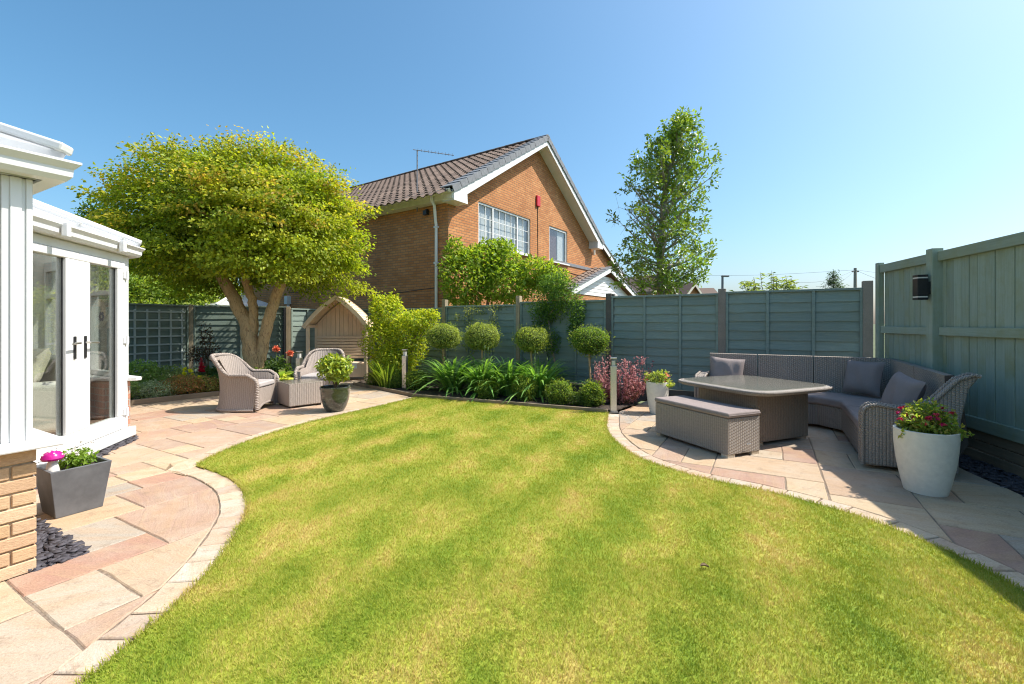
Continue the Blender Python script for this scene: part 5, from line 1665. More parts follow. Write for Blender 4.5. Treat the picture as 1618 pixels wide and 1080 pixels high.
# --- the Japanese maple
def maple():
    Z0 = 9.35; b = Vector((-5.22, Z0, 0))
    o = thing('maple_tree', 'broad domed maple tree with forked tan trunk and yellow green leaves', 'tree', b)
    P = lambda px, py, dy=0.0: at(px, py, Z0) - b + Vector((0, dy, 0))
    def limb(pts, rad, name='limb', n=14):
        # densify with a little wander
        q, rr = [], []
        for i in range(len(pts) - 1):
            for k_ in range(4):
                t = k_ / 4; q.append(pts[i].lerp(pts[i + 1], smooth01(t) * .3 + t * .7)); rr.append(rad[i] + (rad[i + 1] - rad[i]) * t)
        q.append(pts[-1]); rr.append(rad[-1])
        q = [p + Vector((rnd.uniform(-1, 1), rnd.uniform(-1, 1), 0)) * rr[i] * .14 for i, p in enumerate(q)]
        return MB().tube(q, rr, n).build(name, 'bark', o, smooth=60)
    limb([P(407, 640), P(405, 600), P(401, 572), P(397, 545), P(388, 508), P(372, 476), P(356, 448), P(335, 415)], [.27, .215, .18, .162, .138, .122, .112, .08], 'trunk')
    limb([P(396, 548), P(399, 520), P(401, 498), P(398, 472), P(388, 446), P(384, 415)], [.11, .098, .09, .086, .08, .055])
    limb([P(410, 600), P(411, 572), P(415, 545), P(421, 515), P(430, 485), P(438, 460), P(452, 430), P(470, 400)], [.112, .112, .11, .112, .108, .10, .09, .065])
    ends = [P(335, 415), P(384, 415), P(470, 400)]
    rs = np.random.RandomState(8)
    C = np.array(at(392, 360, Z0) - b)
    r = np.array([2.10, 1.75, 1.44])
    mb = MB()
    for i in range(70):
        d = unit(rs.randn(1, 3))[0]; d[2] = d[2] * .9 + .15
        e = Vector(C + d * r * .88); s_ = min(ends, key=lambda q: (q - e).length)
        m_ = s_.lerp(e, .5) + Vector((rs.randn() * .15, rs.randn() * .15, .1 + .15 * rs.rand()))
        mb.tube([s_, s_.lerp(m_, .5) + Vector((0, 0, .05)), m_, m_.lerp(e, .5) + Vector((0, 0, .03)), e], [.05, .035, .024, .014, .005], 6, False)
    mb.build('branches', 'bark', o, smooth=60)
    # leaf sprays: shelves of foliage through the outer part of the crown
    N = 2700; NC = 330
    _i = np.arange(NC) + .5; _z = 1 - 2 * _i / NC; _p = _i * 2.39996; dc = unit(np.stack([np.sqrt(1 - _z ** 2) * np.cos(_p), np.sqrt(1 - _z ** 2) * np.sin(_p), _z], 1) + rs.randn(NC, 3) * .05); d = unit(np.repeat(dc, N // NC + 1, 0)[:N] + rs.randn(N, 3) * np.array([.095, .095, .03])); pw = 2.7
    dd = d / (np.sum(np.abs(d) ** pw, 1, keepdims=True) ** (1 / pw))
    lump = sum(np.sin(d @ (k_ * np.array(v)) + ph) for k_, v, ph in ((5, (1, .2, .4), .3), (6, (-.3, 1, .4), 1.9), (7, (.5, -.3, 1), 4.), (11, (.8, .5, -.6), 2.), (13, (-.6, .2, .9), .8)))
    f = np.repeat(.62 + .42 * rs.rand(NC) ** .65, N // NC + 1)[:N] * (1 + .05 * np.clip(rs.randn(N), -2, 1.5)) * (1 + .05 * lump)
    cen = C + dd * f[:, None] * r
    low = cen[:, 2] < C[2]
    cen[low, 2] = C[2] + (cen[low, 2] - C[2]) * .94
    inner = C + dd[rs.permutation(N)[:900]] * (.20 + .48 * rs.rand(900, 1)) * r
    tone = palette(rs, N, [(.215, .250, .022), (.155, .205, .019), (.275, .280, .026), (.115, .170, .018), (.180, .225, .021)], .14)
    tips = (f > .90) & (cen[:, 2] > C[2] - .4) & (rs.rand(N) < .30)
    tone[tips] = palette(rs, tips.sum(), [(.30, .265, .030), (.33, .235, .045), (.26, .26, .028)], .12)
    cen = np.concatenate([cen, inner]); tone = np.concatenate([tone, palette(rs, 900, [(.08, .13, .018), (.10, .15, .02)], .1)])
    dirs = unit(np.concatenate([d, d[:900]])) * np.array([1, 1, .45]) + np.array([0, 0, -.08])
    per = 38; n = len(cen)
    P_ = np.repeat(cen, per, 0); dv = np.repeat(unit(dirs), per, 0)
    off = rs.randn(n * per, 3) * np.array([.115, .115, .036])
    along = rs.uniform(-.22, .20, (n * per, 1))
    P_ = P_ + off + dv * along + np.array([0, 0, -.35]) * along ** 2
    D = dv * .6 + off * 4 + rs.randn(n * per, 3) * .35 + np.array([0, 0, -.30])
    Nn = np.array([0, 0, .55]) + dv * np.array([1, 1, .5]) * .8 + rs.randn(n * per, 3) * .42
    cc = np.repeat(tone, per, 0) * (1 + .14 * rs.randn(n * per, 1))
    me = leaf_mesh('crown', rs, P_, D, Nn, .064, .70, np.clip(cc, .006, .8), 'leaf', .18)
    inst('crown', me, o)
    # upright wisps standing out of the top
    m_ = 260; az = rs.uniform(0, 2 * PI, m_); rr = np.sqrt(rs.rand(m_)) * .95
    tx = np.stack([rr * np.cos(az), rr * np.sin(az)], 1)
    zt = np.maximum(0, 1 - np.abs(tx[:, 0]) ** 3.2 - np.abs(tx[:, 1]) ** 3.2) ** (1 / 3.2)
    base = C + np.stack([tx[:, 0] * r[0], tx[:, 1] * r[1], zt * r[2] * .98], 1)
    per = 9; k_ = np.tile(np.arange(per), m_); B = np.repeat(base, per, 0); ln = np.repeat(rs.uniform(.10, .26, m_), per)
    tilt = np.repeat(rs.randn(m_, 2) * .25, per, 0)
    Pw = B + np.stack([tilt[:, 0] * ln * k_ / per, tilt[:, 1] * ln * k_ / per, ln * k_ / per], 1) + rs.randn(m_ * per, 3) * .012
    Dw = rs.randn(m_ * per, 3) + np.array([0, 0, .3])
    me = leaf_mesh('shoots', rs, Pw, Dw, rs.randn(m_ * per, 3) + np.array([0, 0, 1]), .05, .6, palette(rs, m_ * per, [(.30, .25, .04), (.22, .23, .03), (.17, .20, .03)]), 'leaf')
    inst('shoots', me, o)
maple()

# --- the holly-like tree beyond the fence
def holly():
    Z0 = 13.6; b = at(1046, 465, Z0); b.z = 0
    o = thing('evergreen_tree', 'sparse tall evergreen tree with bare twigs beyond the fence', 'tree', b)
    rs = np.random.RandomState(21)
    P = lambda px, py, dy=0.0: at(px, py, Z0) - b + Vector((0, dy, 0))
    lead = [Vector((0, 0, -.1)), P(1046, 465), P(1044, 430), P(1044, 395), P(1047, 350), P(1050, 310), P(1058, 270), P(1066, 235), P(1074, 205), P(1078, 182)]
    MB().tube(lead, [.16, .13, .12, .11, .095, .08, .06, .042, .026, .010], 10).build('trunk', 'bark_grey', o, smooth=60)
    prof = [(182, 4), (210, 16), (240, 42), (270, 60), (305, 72), (350, 78), (400, 84), (435, 78), (462, 62)]
    def reach(py):
        for (y0, w0), (y1, w1) in zip(prof, prof[1:]):
            if y0 <= py <= y1: return (w0 + (w1 - w0) * (py - y0) / (y1 - y0)) * Z0 / 720
        return .6
    mb = MB(); dead = MB(); cs, ds, ps, dn = [], [], [], []
    for i in range(96):
        py = 192 + (462 - 192) * (i / 96) ** .85; t = None
        z = at(0, py, Z0).z
        for p, q in zip(lead, lead[1:]):
            if p.z <= z <= q.z: s_ = p.lerp(q, (z - p.z) / (q.z - p.z)); break
        az = i * 2.399 + rs.randn() * .3; L = reach(py) * rs.uniform(.45, .98)
        if math.cos(az) < -.2 and 290 < py < 350: L *= .85
        rise = rs.uniform(.15, .75) * L * (1.0 if py < 400 else .35)
        tip = s_ + Vector((math.cos(az) * L, math.sin(az) * L, rise)); s0 = s_ - Vector((0, 0, .25 * L))
        if s0.z < .5: s0 = s_
        mid = s0.lerp(tip, .5) + Vector((0, 0, -.08 * L))
        is_dead = (math.cos(az) < 0 and 300 < py < 395 and rs.rand() < .55)
        tgt = dead if is_dead else mb
        tgt.tube([s0, s0.lerp(mid, .5) + Vector((0, 0, -.03)), mid, tip.lerp(mid, .5) + Vector((0, 0, -.02)), tip], [.040, .032, .023, .014, .006], 5, False)
        nt = 8 if is_dead else 7
        for k_ in range(nt):
            u = rs.uniform(.30, 1.0); c = (mid.lerp(tip, (u - .5) * 2) if u > .5 else s0.lerp(mid, u * 2))
            e = c + Vector(rs.randn(3)) * .16 + Vector((math.cos(az), math.sin(az), .5)) * .12
            tgt.tube([c, c.lerp(e, .5) + Vector((0, 0, .02)), e], [.008, .006, .003], 4, False)
            if is_dead:
                for _ in range(3):
                    e2 = e + Vector(rs.randn(3)) * .13 + Vector((0, 0, -.06)); tgt.tube([e, e2], [.004, .002], 3, False)
                if rs.rand() < .25: ps.append(e); dn.append(e - c)
            else: ps.append(e); dn.append(e - c)
        if not is_dead: ps.append(tip); dn.append(tip - mid)
    mb.build('branches', 'bark_grey', o); dead.build('dead_twigs', 'dead_twig', o)
    ps = np.array([tuple(p) for p in ps]); dn = np.array([tuple(p) for p in dn])
    me = sprays(rs, ps, dn, 15, .062, .12, .5, [(.115, .185, .026), (.16, .23, .032), (.08, .14, .022), (.20, .26, .042)], 'crown', 'leaf_gloss', .9, -.1)
    inst('crown', me, o)
holly()

# --- clipped lollipop trees, box balls, agapanthus in the long border
BOX = [(.17, .215, .055), (.21, .25, .07), (.13, .18, .045), (.23, .255, .085)]
BOXD = [(.085, .15, .026), (.11, .18, .032), (.065, .12, .022)]
def ball(px, py, Z, rx, rz, lab, cols, seed, name, cat, trunk=True, n=5200, L=.030):
    b = at(px, py, Z); cz = b.z; b.z = 0
    o = thing(name, lab, cat, b, 0, 'clipped lollipop trees in the border' if trunk else 'box balls in the border')
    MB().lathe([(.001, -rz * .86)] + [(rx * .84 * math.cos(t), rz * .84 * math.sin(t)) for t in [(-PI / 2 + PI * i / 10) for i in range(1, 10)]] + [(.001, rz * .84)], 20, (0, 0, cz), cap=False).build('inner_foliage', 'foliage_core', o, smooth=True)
    foliage_shell('crown', o, seed, (0, 0, cz), (rx, rx, rz), n, L, .55, cols, 'leaf', .78, .10, 0.0, 2.3)
    rs = np.random.RandomState(seed + 1)
    m_ = 480; P, d = ellipsoid_pts(rs, m_, (0, 0, cz), (rx, rx, rz), .98, 1.20, 2.3, .10, seed)
    inst('new_shoots', leaf_mesh('new_shoots', rs, P, d + rs.randn(m_, 3) * .4 + np.array([0, 0, .3]), rs.randn(m_, 3), L * 1.1, .4, palette(rs, m_, [(.17, .21, .05), (.14, .19, .04)])), o)['kind'] = 'stuff'
    if trunk:
        MB().tube([(0, 0, -.02), (.008, .006, cz * .4), (-.006, 0, cz * .75), (0, 0, cz - rz * .5)], [.022, .019, .018, .016], 8).build('trunk', 'bark', o, smooth=60)
    return o
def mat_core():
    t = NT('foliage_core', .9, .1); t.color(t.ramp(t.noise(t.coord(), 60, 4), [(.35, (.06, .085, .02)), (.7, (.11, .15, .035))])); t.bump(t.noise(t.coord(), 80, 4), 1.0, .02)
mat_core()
ball(701, 531, 9.3, .345, .245, 'clipped ball tree leftmost of four, beside the golden shrub', BOX, 101, 'ball_tree', 'tree')
ball(762, 532, 9.0, .345, .26, 'clipped ball tree second from the left, brightest green', BOX, 102, 'ball_tree', 'tree')
ball(840, 536, 8.6, .32, .235, 'clipped ball tree third from the left, beside the fence climber', BOX, 103, 'ball_tree', 'tree')
ball(932, 538, 7.95, .30, .235, 'clipped ball tree rightmost of four, above the red berberis', BOXD + BOX[:1], 104, 'ball_tree', 'tree')
for i, (px, py, Z, rx, rz, lab) in enumerate(((626, 599, 9.30, .17, .19, 'browning box ball between strappy leaves and bollard light'), (658, 602, 9.05, .21, .20, 'box ball just right of the far bollard light'),
                                 (770, 618, 8.0, .17, .17, 'box ball half hidden under the middle agapanthus'), (829, 614, 7.75, .17, .19, 'box ball between two agapanthus clumps'),
                                 (884, 621, 7.48, .20, .20, 'round sunlit box ball left of the red berberis'), (936, 624, 7.28, .165, .20, 'upright box ball in front of the red berberis'))):
    ball(px, py, Z, rx, rz, lab, BOXD + [(.13, .19, .03)] if i < 4 else BOXD + [(.14, .20, .03), (.17, .21, .04)], 120 + i, 'box_ball', 'shrub', False, 3000, .030)

def straps(name, parent, rs, n, L, W, cols, arch=1.0, spread=.05, seg=5, upright=.5):
    az = rs.uniform(0, 2 * PI, n); el = R(90) - np.abs(rs.randn(n)) * (1 - upright) * .9 - .10
    L = L * rs.uniform(.6, 1.1, n); t = np.linspace(0, 1, seg + 1)
    base = np.stack([np.cos(az), np.sin(az), np.zeros(n)], 1) * rs.rand(n, 1) * spread
    V = []
    for tt in t:
        e = el - arch * 1.9 * tt
        # integrate a bending strap
        V.append((tt, e))
    pos = base.copy(); pts = [pos.copy()]
    for i in range(seg):
        e = el - arch * 1.7 * ((i + .5) / seg) ** 1.4
        st = np.stack([np.cos(az) * np.cos(e), np.sin(az) * np.cos(e), np.sin(e)], 1) * (L / seg)[:, None]
        pos = pos + st; pos[:, 2] = np.maximum(pos[:, 2], .02); pts.append(pos.copy())
    sd = np.stack([-np.sin(az), np.cos(az), np.zeros(n)], 1)
    vs = []
    for i, p in enumerate(pts):
        w = W * (.55 + .6 * math.sin(PI * min(1, .15 + t[i] * .8))) * (1 if i < seg else .12) / 2
        vs += [p - sd * w + np.array([0, 0, w * .5]), p + sd * w + np.array([0, 0, w * .5])]
    k_ = len(vs); VV = np.stack(vs, 1).reshape(-1, 3); b = (np.arange(n) * k_)[:, None]
    q = np.concatenate([[2 * i, 2 * i + 1, 2 * i + 3, 2 * i + 2] for i in range(seg)])
    me = np_mesh(name, VV, (b + q[None]).ravel(), np.full(n * seg, 4), 'leaf_gloss', np.repeat(palette(rs, n, cols), k_, 0))
    return inst(name, me, parent)
AG = [(.100, .210, .045), (.135, .25, .055), (.18, .30, .075), (.08, .17, .038)]
for i, (px, Z, lab) in enumerate(((716, 8.55, 'strappy agapanthus clump leftmost, below the first ball tree'), (762, 8.25, 'strappy agapanthus clump below the second ball tree'),
                                  (803, 8.10, 'strappy agapanthus clump between second and third ball trees'), (852, 7.95, 'strappy agapanthus clump rightmost, below the third ball tree'))):
    rs = np.random.RandomState(200 + i); b = at(px, 510, Z + .28); b.z = 0
    o = thing('agapanthus', lab, 'plant', b, 0, 'agapanthus clumps in the border')
    straps('leaves', o, rs, 290, .95, .029, AG, .80, .15, 6, .58)
    for q in range(3):
        x, y, h = rs.randn() * .16, rs.randn() * .10, rs.uniform(.55, .92)
        st = MB().tube([(x, y, 0), (x * 1.1, y, h * .5), (x * 1.2, y, h)], [.007, .006, .005], 6).build('flower_stalk', 'stalk_green', o) if False else None
        mb = MB(); mb.tube([(x, y, 0), (x * 1.15, y, h * .5), (x * 1.25, y * 1.1, h)], [.005, .0045, .004], 6)
        mb.lathe([(.004, 0), (.013, .02), (.011, .045), (.002, .07)], 8, (x * 1.25, y * 1.1, h - .005), cap=False)
        mb.build('flower_stalk', mat_plain('stalk_green', (.13, .19, .06), .6, .1, 20, 0) if 'stalk_green' not in M else 'stalk_green', o)

# --- golden shrub, strappy iris, berberis, climber
def multi_shrub(name, label, cat, base, blobs, n_per_m2, L, W, cols, seed, mat='leaf', lo=.35, spray=None, tips=None, stem_mat='twig', group=None, droop=.1, stem_n=3):
    """blobs: (centre Vector in world, radii)"""
    o = thing(name, label, cat, base, 0, group); rs = np.random.RandomState(seed)
    Ps, Ds, Ns = [], [], []
    mb = MB()
    for c, r in blobs:
        c = Vector(c) - Vector(base)
        n = int(n_per_m2 * 4 * PI * (r[0] * r[1] + r[0] * r[2] + r[1] * r[2]) / 3)
        P, d = ellipsoid_pts(rs, n, c, r, lo, 1.06, 2.0, .13, seed + len(Ps))
        nr = unit(d / np.array(r))
        Ps.append(P); Ds.append(nr * .5 + rs.randn(n, 3) * .6 + np.array([0, 0, -droop])); Ns.append(nr * .6 + rs.randn(n, 3) * .45 + np.array([0, 0, .7]))
        for q in range(stem_n):
            e = c + Vector([rs.uniform(-.6, .6) * r[k_] for k_ in range(3)]); m_ = Vector((e.x * .5 + rs.randn() * .03, e.y * .5, e.z * .55))
            mb.tube([(rs.randn() * .03, rs.randn() * .03, -.02), m_, e], [.014, .010, .004], 5, False)
    P, D, N = np.concatenate(Ps), np.concatenate(Ds), np.concatenate(Ns)
    inst('foliage', leaf_mesh('foliage', rs, P, D, N, L, W, palette(rs, len(P), cols), mat), o)
    if mb.v: mb.build('stem', stem_mat, o)
    return o
B = lambda px, py, Z, rx, rz, ry=None: (at(px, py, Z), (rx, ry or rx, rz))
GOLD = [(.28, .31, .026), (.21, .27, .026), (.34, .34, .035), (.15, .22, .024)]
gb = at(622, 510, 10.0); gb.z = 0
multi_shrub('golden_shrub', 'golden yellow leafed shrub beside the arbour', 'shrub', gb, [B(612, 500, 10.0, .38, .45), B(600, 540, 9.9, .36, .55), B(645, 535, 9.8, .42, .55), B(662, 505, 9.7, .40, .22), B(680, 495, 9.6, .16, .10), B(596, 480, 10.1, .16, .26), B(622, 478, 10.0, .14, .24), B(625, 575, 9.7, .45, .40)], 900, .065, .5, GOLD, 301, lo=.3)
ib = at(612, 510, 9.35); ib.z = 0
o = thing('iris_clump', 'bright green upright sword leaves beside the golden shrub', 'plant', ib)
straps('leaves', o, np.random.RandomState(305), 110, .66, .022, [(.17, .25, .03), (.22, .29, .04), (.13, .21, .03)], .35, .16, 5, .78)
# red berberis built from many upright wands
def berberis():
    b = Vector((1.80, 7.55, 0)); o = thing('berberis_shrub', 'pinkish red berberis shrub behind the near bollard light', 'shrub', b); rs = np.random.RandomState(311)
    mb = MB(); Ps, Ds = [], []
    for i in range(64):
        az = rs.uniform(0, 2 * PI); ln = rs.uniform(.32, .80); out = rs.uniform(.10, .62)
        s_ = Vector((math.cos(az) * .10, math.sin(az) * .06, 0)); e = Vector((math.cos(az) * out, math.sin(az) * out * .45 - .05, ln))
        m_ = s_.lerp(e, .5) + Vector((math.cos(az) * .06, 0, -.02))
        mb.tube([s_, m_, e], [.006, .004, .002], 4, False)
        for k_ in range(66):
            u = rs.uniform(.15, 1.02); c = s_.lerp(m_, u * 2) if u < .5 else m_.lerp(e, (u - .5) * 2)
            Ps.append(tuple(c + Vector(rs.randn(3)) * .017)); Ds.append(tuple(rs.randn(3) + np.array([math.cos(az) * .3, 0, .3])))
    n = len(Ps); Ps, Ds = np.array(Ps), np.array(Ds)
    inst('foliage', leaf_mesh('foliage', rs, Ps, Ds, rs.randn(n, 3) + np.array([0, 0, .6]), .037, .6, palette(rs, n, [(.38, .19, .19), (.32, .14, .145), (.47, .28, .265), (.24, .095, .105)]), 'petal'), o)
    mb.build('stem', 'twig', o)
berberis()
JAS = [(.055, .11, .026), (.08, .145, .03), (.11, .18, .04)]
def fp_at(px, py, off=.16):
    """point just in front of the long back fence seen at this pixel"""
    u = (px - 809) / 720; n = Vector((-E2.x, -E2.y, 0)); p0 = BF0 + n * off
    k_ = (u * p0.y - p0.x) / (BFS.x - u * BFS.y); p = p0 + BFS * k_
    return Vector((p.x, p.y, 1.35 + (510 - py) / 720 * p.y))
jb = fp_at(873, 510); jb.z = 0
cl = multi_shrub('fence_climber', 'dark leafy climber on the fence between the two right ball trees', 'climber', jb,
    [(fp_at(868, 478), (.42, .20, .36)), (fp_at(885, 465), (.34, .18, .34)), (fp_at(912, 492), (.16, .12, .36)), (fp_at(857, 500), (.22, .14, .30)), (fp_at(880, 445), (.34, .2, .18)), (fp_at(905, 520), (.10, .10, .30)), (fp_at(872, 540), (.16, .10, .26))], 1150, .055, .35, JAS, 321, lo=.3, stem_n=0)
mb = MB(); pts = [fp_at(875, 620) - jb, fp_at(879, 580) - jb, fp_at(873, 555) - jb, fp_at(869, 525) - jb, fp_at(866, 500) - jb, fp_at(880, 480) - jb]
mb.tube(pts, [.018, .016, .014, .013, .011, .008], 7); mb.build('main_stem', 'dead_twig', cl, smooth=60)
jb2 = fp_at(745, 510); jb2.z = 0
multi_shrub('jasmine_climber', 'pale straggly climber over the fence top behind the ball trees', 'climber', jb2, [(fp_at(755, 490, .1), (.30, .14, .10)), (fp_at(738, 500), (.12, .08, .20)), (fp_at(780, 505), (.10, .08, .26)), (fp_at(790, 486, 0), (.30, .12, .06)), (fp_at(742, 540), (.14, .10, .30)), (fp_at(722, 500), (.1, .06, .08))], 520, .05, .35, [(.14, .17, .06), (.09, .13, .04), (.19, .20, .09)], 325, lo=.2, stem_n=0)

# --- shrubs beyond the fence
wb = at(760, 510, 11.7); wb.z = 0
multi_shrub('wall_shrub', 'large bright green climbing shrub against the brick gable', 'shrub', wb, [B(735, 440, 11.6, .62, .80), B(765, 418, 11.9, .55, .60), B(795, 412, 12.0, .50, .45), B(800, 450, 11.7, .65, .50), B(845, 432, 11.8, .55, .40), B(718, 400, 11.7, .24, .40), B(868, 440, 11.7, .42, .34), B(785, 392, 12.1, .28, .22)], 480, .105, .5,
    [(.13, .205, .026), (.175, .25, .03), (.095, .16, .024), (.23, .26, .035)], 331, lo=.45)
for i, (px0, px1, Z, top, lab, cols) in enumerate(((196, 268, 14.5, 445, 'light green hedge tree above the trellis fence, nearest the conservatory', [(.17, .23, .045), (.12, .18, .035), (.22, .26, .05)]), (262, 350, 15.0, 440, 'light green hedge tree above the fence left of the maple trunk', [(.19, .25, .05), (.13, .19, .04), (.23, .27, .06)]), (60, 190, 13.5, 430, 'hedge tree seen through the conservatory glass', [(.14, .20, .04), (.10, .16, .03)]))):
    hb = at((px0 + px1) / 2, 510, Z); hb.z = 0; m = Z / 720
    bl = [B(px0 + (px1 - px0) * f, top + dy, Z + dz, .75, .62) for f, dy, dz in ((.15, 28, 0), (.4, 18, .4), (.65, 22, -.2), (.9, 25, .2), (.3, 45, -.3), (.7, 48, -.3))]
    multi_shrub('hedge_tree', lab, 'tree', hb, bl, 300, .12, .55, cols, 341 + i, lo=.5, group='hedge beyond the left fence')
db = at(160, 510, 17); db.z = 0
multi_shrub('dark_tree', 'dark green tree showing left of the maple crown', 'tree', db, [B(165, 345, 17, .7, .7), B(160, 375, 17, .9, .8), B(185, 420, 17, 1.3, 1.0), B(150, 440, 17, 1.2, 1.1), B(215, 400, 17, .9, .9)], 190, .14, .5, [(.05, .09, .02), (.07, .12, .025)], 351, lo=.5)
bb = at(1220, 510, 10.5); bb.z = 0
def buddleia():
    o = thing('buddleia_shrub', 'loose green shrub with long arching leaves above the right fence', 'shrub', bb); rs = np.random.RandomState(361); mb = MB(); Ps, Ds, Ns = [], [], []
    for i in range(40):
        px = rs.uniform(1160, 1285); pk = 458 - 34 * math.exp(-((px - 1218) / 42) ** 2) + rs.uniform(-4, 16)
        e = at(px, pk, 10.5 + rs.randn() * .3) - bb; s_ = Vector((e.x * .45, e.y * .4, .6)); m_ = s_.lerp(e, .6) + Vector((-e.x * .05, 0, .18))
        mb.tube([(rs.randn() * .05, rs.randn() * .05, 0), s_, m_, e], [.016, .012, .008, .003], 5, False)
        for k_ in range(34):
            u = rs.uniform(.0, 1.0); c = m_.lerp(e, u) if rs.rand() < .7 else s_.lerp(m_, u)
            a = rs.uniform(0, 2 * PI); Ps.append(tuple(c)); Ds.append((math.cos(a), math.sin(a), rs.uniform(-.5, .5))); Ns.append((rs.randn() * .3, rs.randn() * .3, 1))
    n = len(Ps); inst('foliage', leaf_mesh('foliage', rs, np.array(Ps), np.array(Ds), np.array(Ns), .15, .24, palette(rs, n, [(.13, .17, .055), (.17, .21, .07), (.09, .13, .045)])), o); mb.build('stem', 'twig', o)
buddleia()

# --- left bed
FL = [(.10, .12, .05), (.13, .14, .07), (.07, .10, .035), (.17, .10, .06)]
bedp = [(-6.35, 8.05, .30, .16, 'silvery green low plant at the left end of the bed', [(.26, .30, .21), (.18, .23, .13), (.32, .35, .27)], .035),
        (-6.05, 8.35, .32, .20, 'red tinged ground cover plant in front of the trellis', [(.32, .13, .07), (.16, .20, .06), (.36, .20, .09)], .036),
        (-5.75, 8.60, .28, .18, 'bushy olive ground cover at the bed edge', [(.19, .22, .06), (.25, .25, .07), (.30, .15, .07)], .036),
        (-6.6, 8.8, .40, .28, 'grey green rock rose at the foot of the trellis', [(.17, .21, .08), (.22, .26, .11)], .045),
        (-6.72, 7.75, .26, .20, 'pale leafed clump at the conservatory end of the bed', [(.24, .30, .12), (.17, .24, .09)], .045),
        (-6.95, 8.45, .34, .34, 'mid green bushy plant directly under the trellis', [(.14, .22, .06), (.19, .27, .08)], .055),
        (-5.12, 8.92, .22, .22, 'fresh green plant between the armchair and the maple trunk', [(.17, .25, .05), (.12, .19, .04)], .05),
        (-5.45, 9.0, .30, .24, 'yellow flowered plant in the bed by the armchair', [(.13, .20, .045), (.18, .25, .06)], .045)]
for i, (x, y, r, h, lab, cols, L) in enumerate(bedp):
    low_plant('bed_plant', lab, 'plant', (x, y, .02), (r * 1.25, r, h), 2400, L, .5, cols, 401 + i, 'low plants in the left bed', lo=.45, lump=.18)
def flowers(name, parent, pts, r, cols, seed, petals=7, stem_to=None):
    rs = np.random.RandomState(seed); mb = MB()
    n = len(pts); P = np.repeat(np.array([tuple(p) for p in pts]), petals * 2, 0); m_ = len(P)
    D = rs.randn(m_, 3) + np.array([0, -.3, .35])
    me = leaf_mesh(name, rs, P, D, rs.randn(m_, 3) + np.array([0, -.5, .8]), r, .9, palette(rs, m_, cols, .12), 'petal', .3)
    return inst(name, me, parent)
def stem_flowers(name, label, base, heads, r, cols, leafcols, seed, leafL=.05, stem_r=.005, foliage=(.16, .14, .25), nleaf=500):
    o = thing(name, label, 'flower', base, 0); b = Vector(base); mb = MB()
    hp = [Vector(h) - b for h in heads]
    for h in hp: mb.tube([(h.x * .2, h.y * .2, 0), (h.x * .6, h.y * .6, h.z * .55), h], [stem_r, stem_r * .8, stem_r * .6], 5)
    mb.build('stem', 'stalk_green', o)
    for h in hp: flowers('bloom', o, [h], r, cols, seed + int(h.x * 100) % 50, 14)
    foliage_shell('foliage', o, seed, (0, 0, foliage[2]), foliage, nleaf, leafL, .5, leafcols, 'leaf', .3, .15)
    return o
G1 = [(.055, .10, .025), (.08, .13, .03), (.045, .08, .02)]
stem_flowers('yellow_flower', 'clump of small yellow flowers beside the red lupin', (-5.55, 8.85, .02), [at(283, 595, 8.7), at(291, 583, 8.8), at(304, 592, 8.8), at(309, 600, 8.7), at(323, 605, 8.6), at(296, 604, 8.7), at(290, 590, 8.7), at(300, 586, 8.7), at(315, 596, 8.6), at(278, 602, 8.7)], .045, [(.75, .55, .01), (.8, .62, .03)], G1, 451)
lu = Vector((-5.95, 9.15, .02))
lup = thing('lupin', 'red lupin flower spike left of the armchair', 'flower', lu)
hd = at(318, 575, 9.0) - lu
rs = np.random.RandomState(455); n = 340; zz = rs.rand(n)
Pp = np.stack([hd.x + rs.randn(n) * .012, hd.y + rs.randn(n) * .012, hd.z - .16 + zz * .30], 1); aa = rs.uniform(0, 2 * PI, n)
inst('flower_spike', leaf_mesh('flower_spike', rs, Pp, np.stack([np.cos(aa), np.sin(aa), np.full(n, .2)], 1), np.tile([0, 0, 1.], (n, 1)), .055 * (1.15 - zz), .7, palette(rs, n, [(.55, .02, .06), (.42, .01, .05), (.62, .07, .10)]), 'petal'), lup)
MB().tube([(0, 0, 0), (hd.x * .8, hd.y * .8, hd.z * .5), (hd.x, hd.y, hd.z + .1)], [.008, .007, .004], 6).build('stem', 'stalk_green', lup)
foliage_shell('foliage', lup, 456, (hd.x * .5, 0, .25), (.2, .2, .22), 500, .09, .3, G1, 'leaf', .3, .15)
def fern(label, base, n, L, seed):
    o = thing('fern', label, 'plant', base, 0, 'ferns under the maple'); rs = np.random.RandomState(seed); P, D, N = [], [], []; mb = MB()
    for i in range(n):
        az = rs.uniform(0, 2 * PI); el = rs.uniform(.7, 1.25); ln = L * rs.uniform(.7, 1.1); pos = Vector((0, 0, .03)); path = [pos.copy()]
        for k_ in range(12):
            e = el - 1.5 * (k_ / 12) ** 1.5; d = Vector((math.cos(az) * math.cos(e), math.sin(az) * math.cos(e), math.sin(e))); pos = pos + d * ln / 12; path.append(pos.copy())
            sd = Vector((-math.sin(az), math.cos(az), 0)); wd = ln * .22 * math.sin(PI * min(1, (k_ + 1.5) / 13.5))
            for sg in (-1, 1):
                for q in (0, .5): P.append(tuple(pos + d * ln / 24 * q)); D.append(tuple(sd * sg + d * .5)); N.append((0, 0, 1, ) if False else tuple(d.cross(sd * sg) * sg)); 
        mb.tube(path, [.004] * len(path), 4, False)
    m_ = len(P); Dn = np.array(D); inst('fronds', leaf_mesh('fronds', rs, np.array(P), Dn, np.array(N), L * .17, .26, palette(rs, m_, [(.05, .11, .025), (.075, .14, .03), (.04, .085, .02)])), o); mb.build('stem', 'stalk_green', o)
fern('large dark fern at the foot of the maple trunk', (-5.15, 9.0, .02), 26, .75, 461)
fern('fern left of the maple behind the armchair', (-5.65, 9.45, .02), 22, .70, 462)
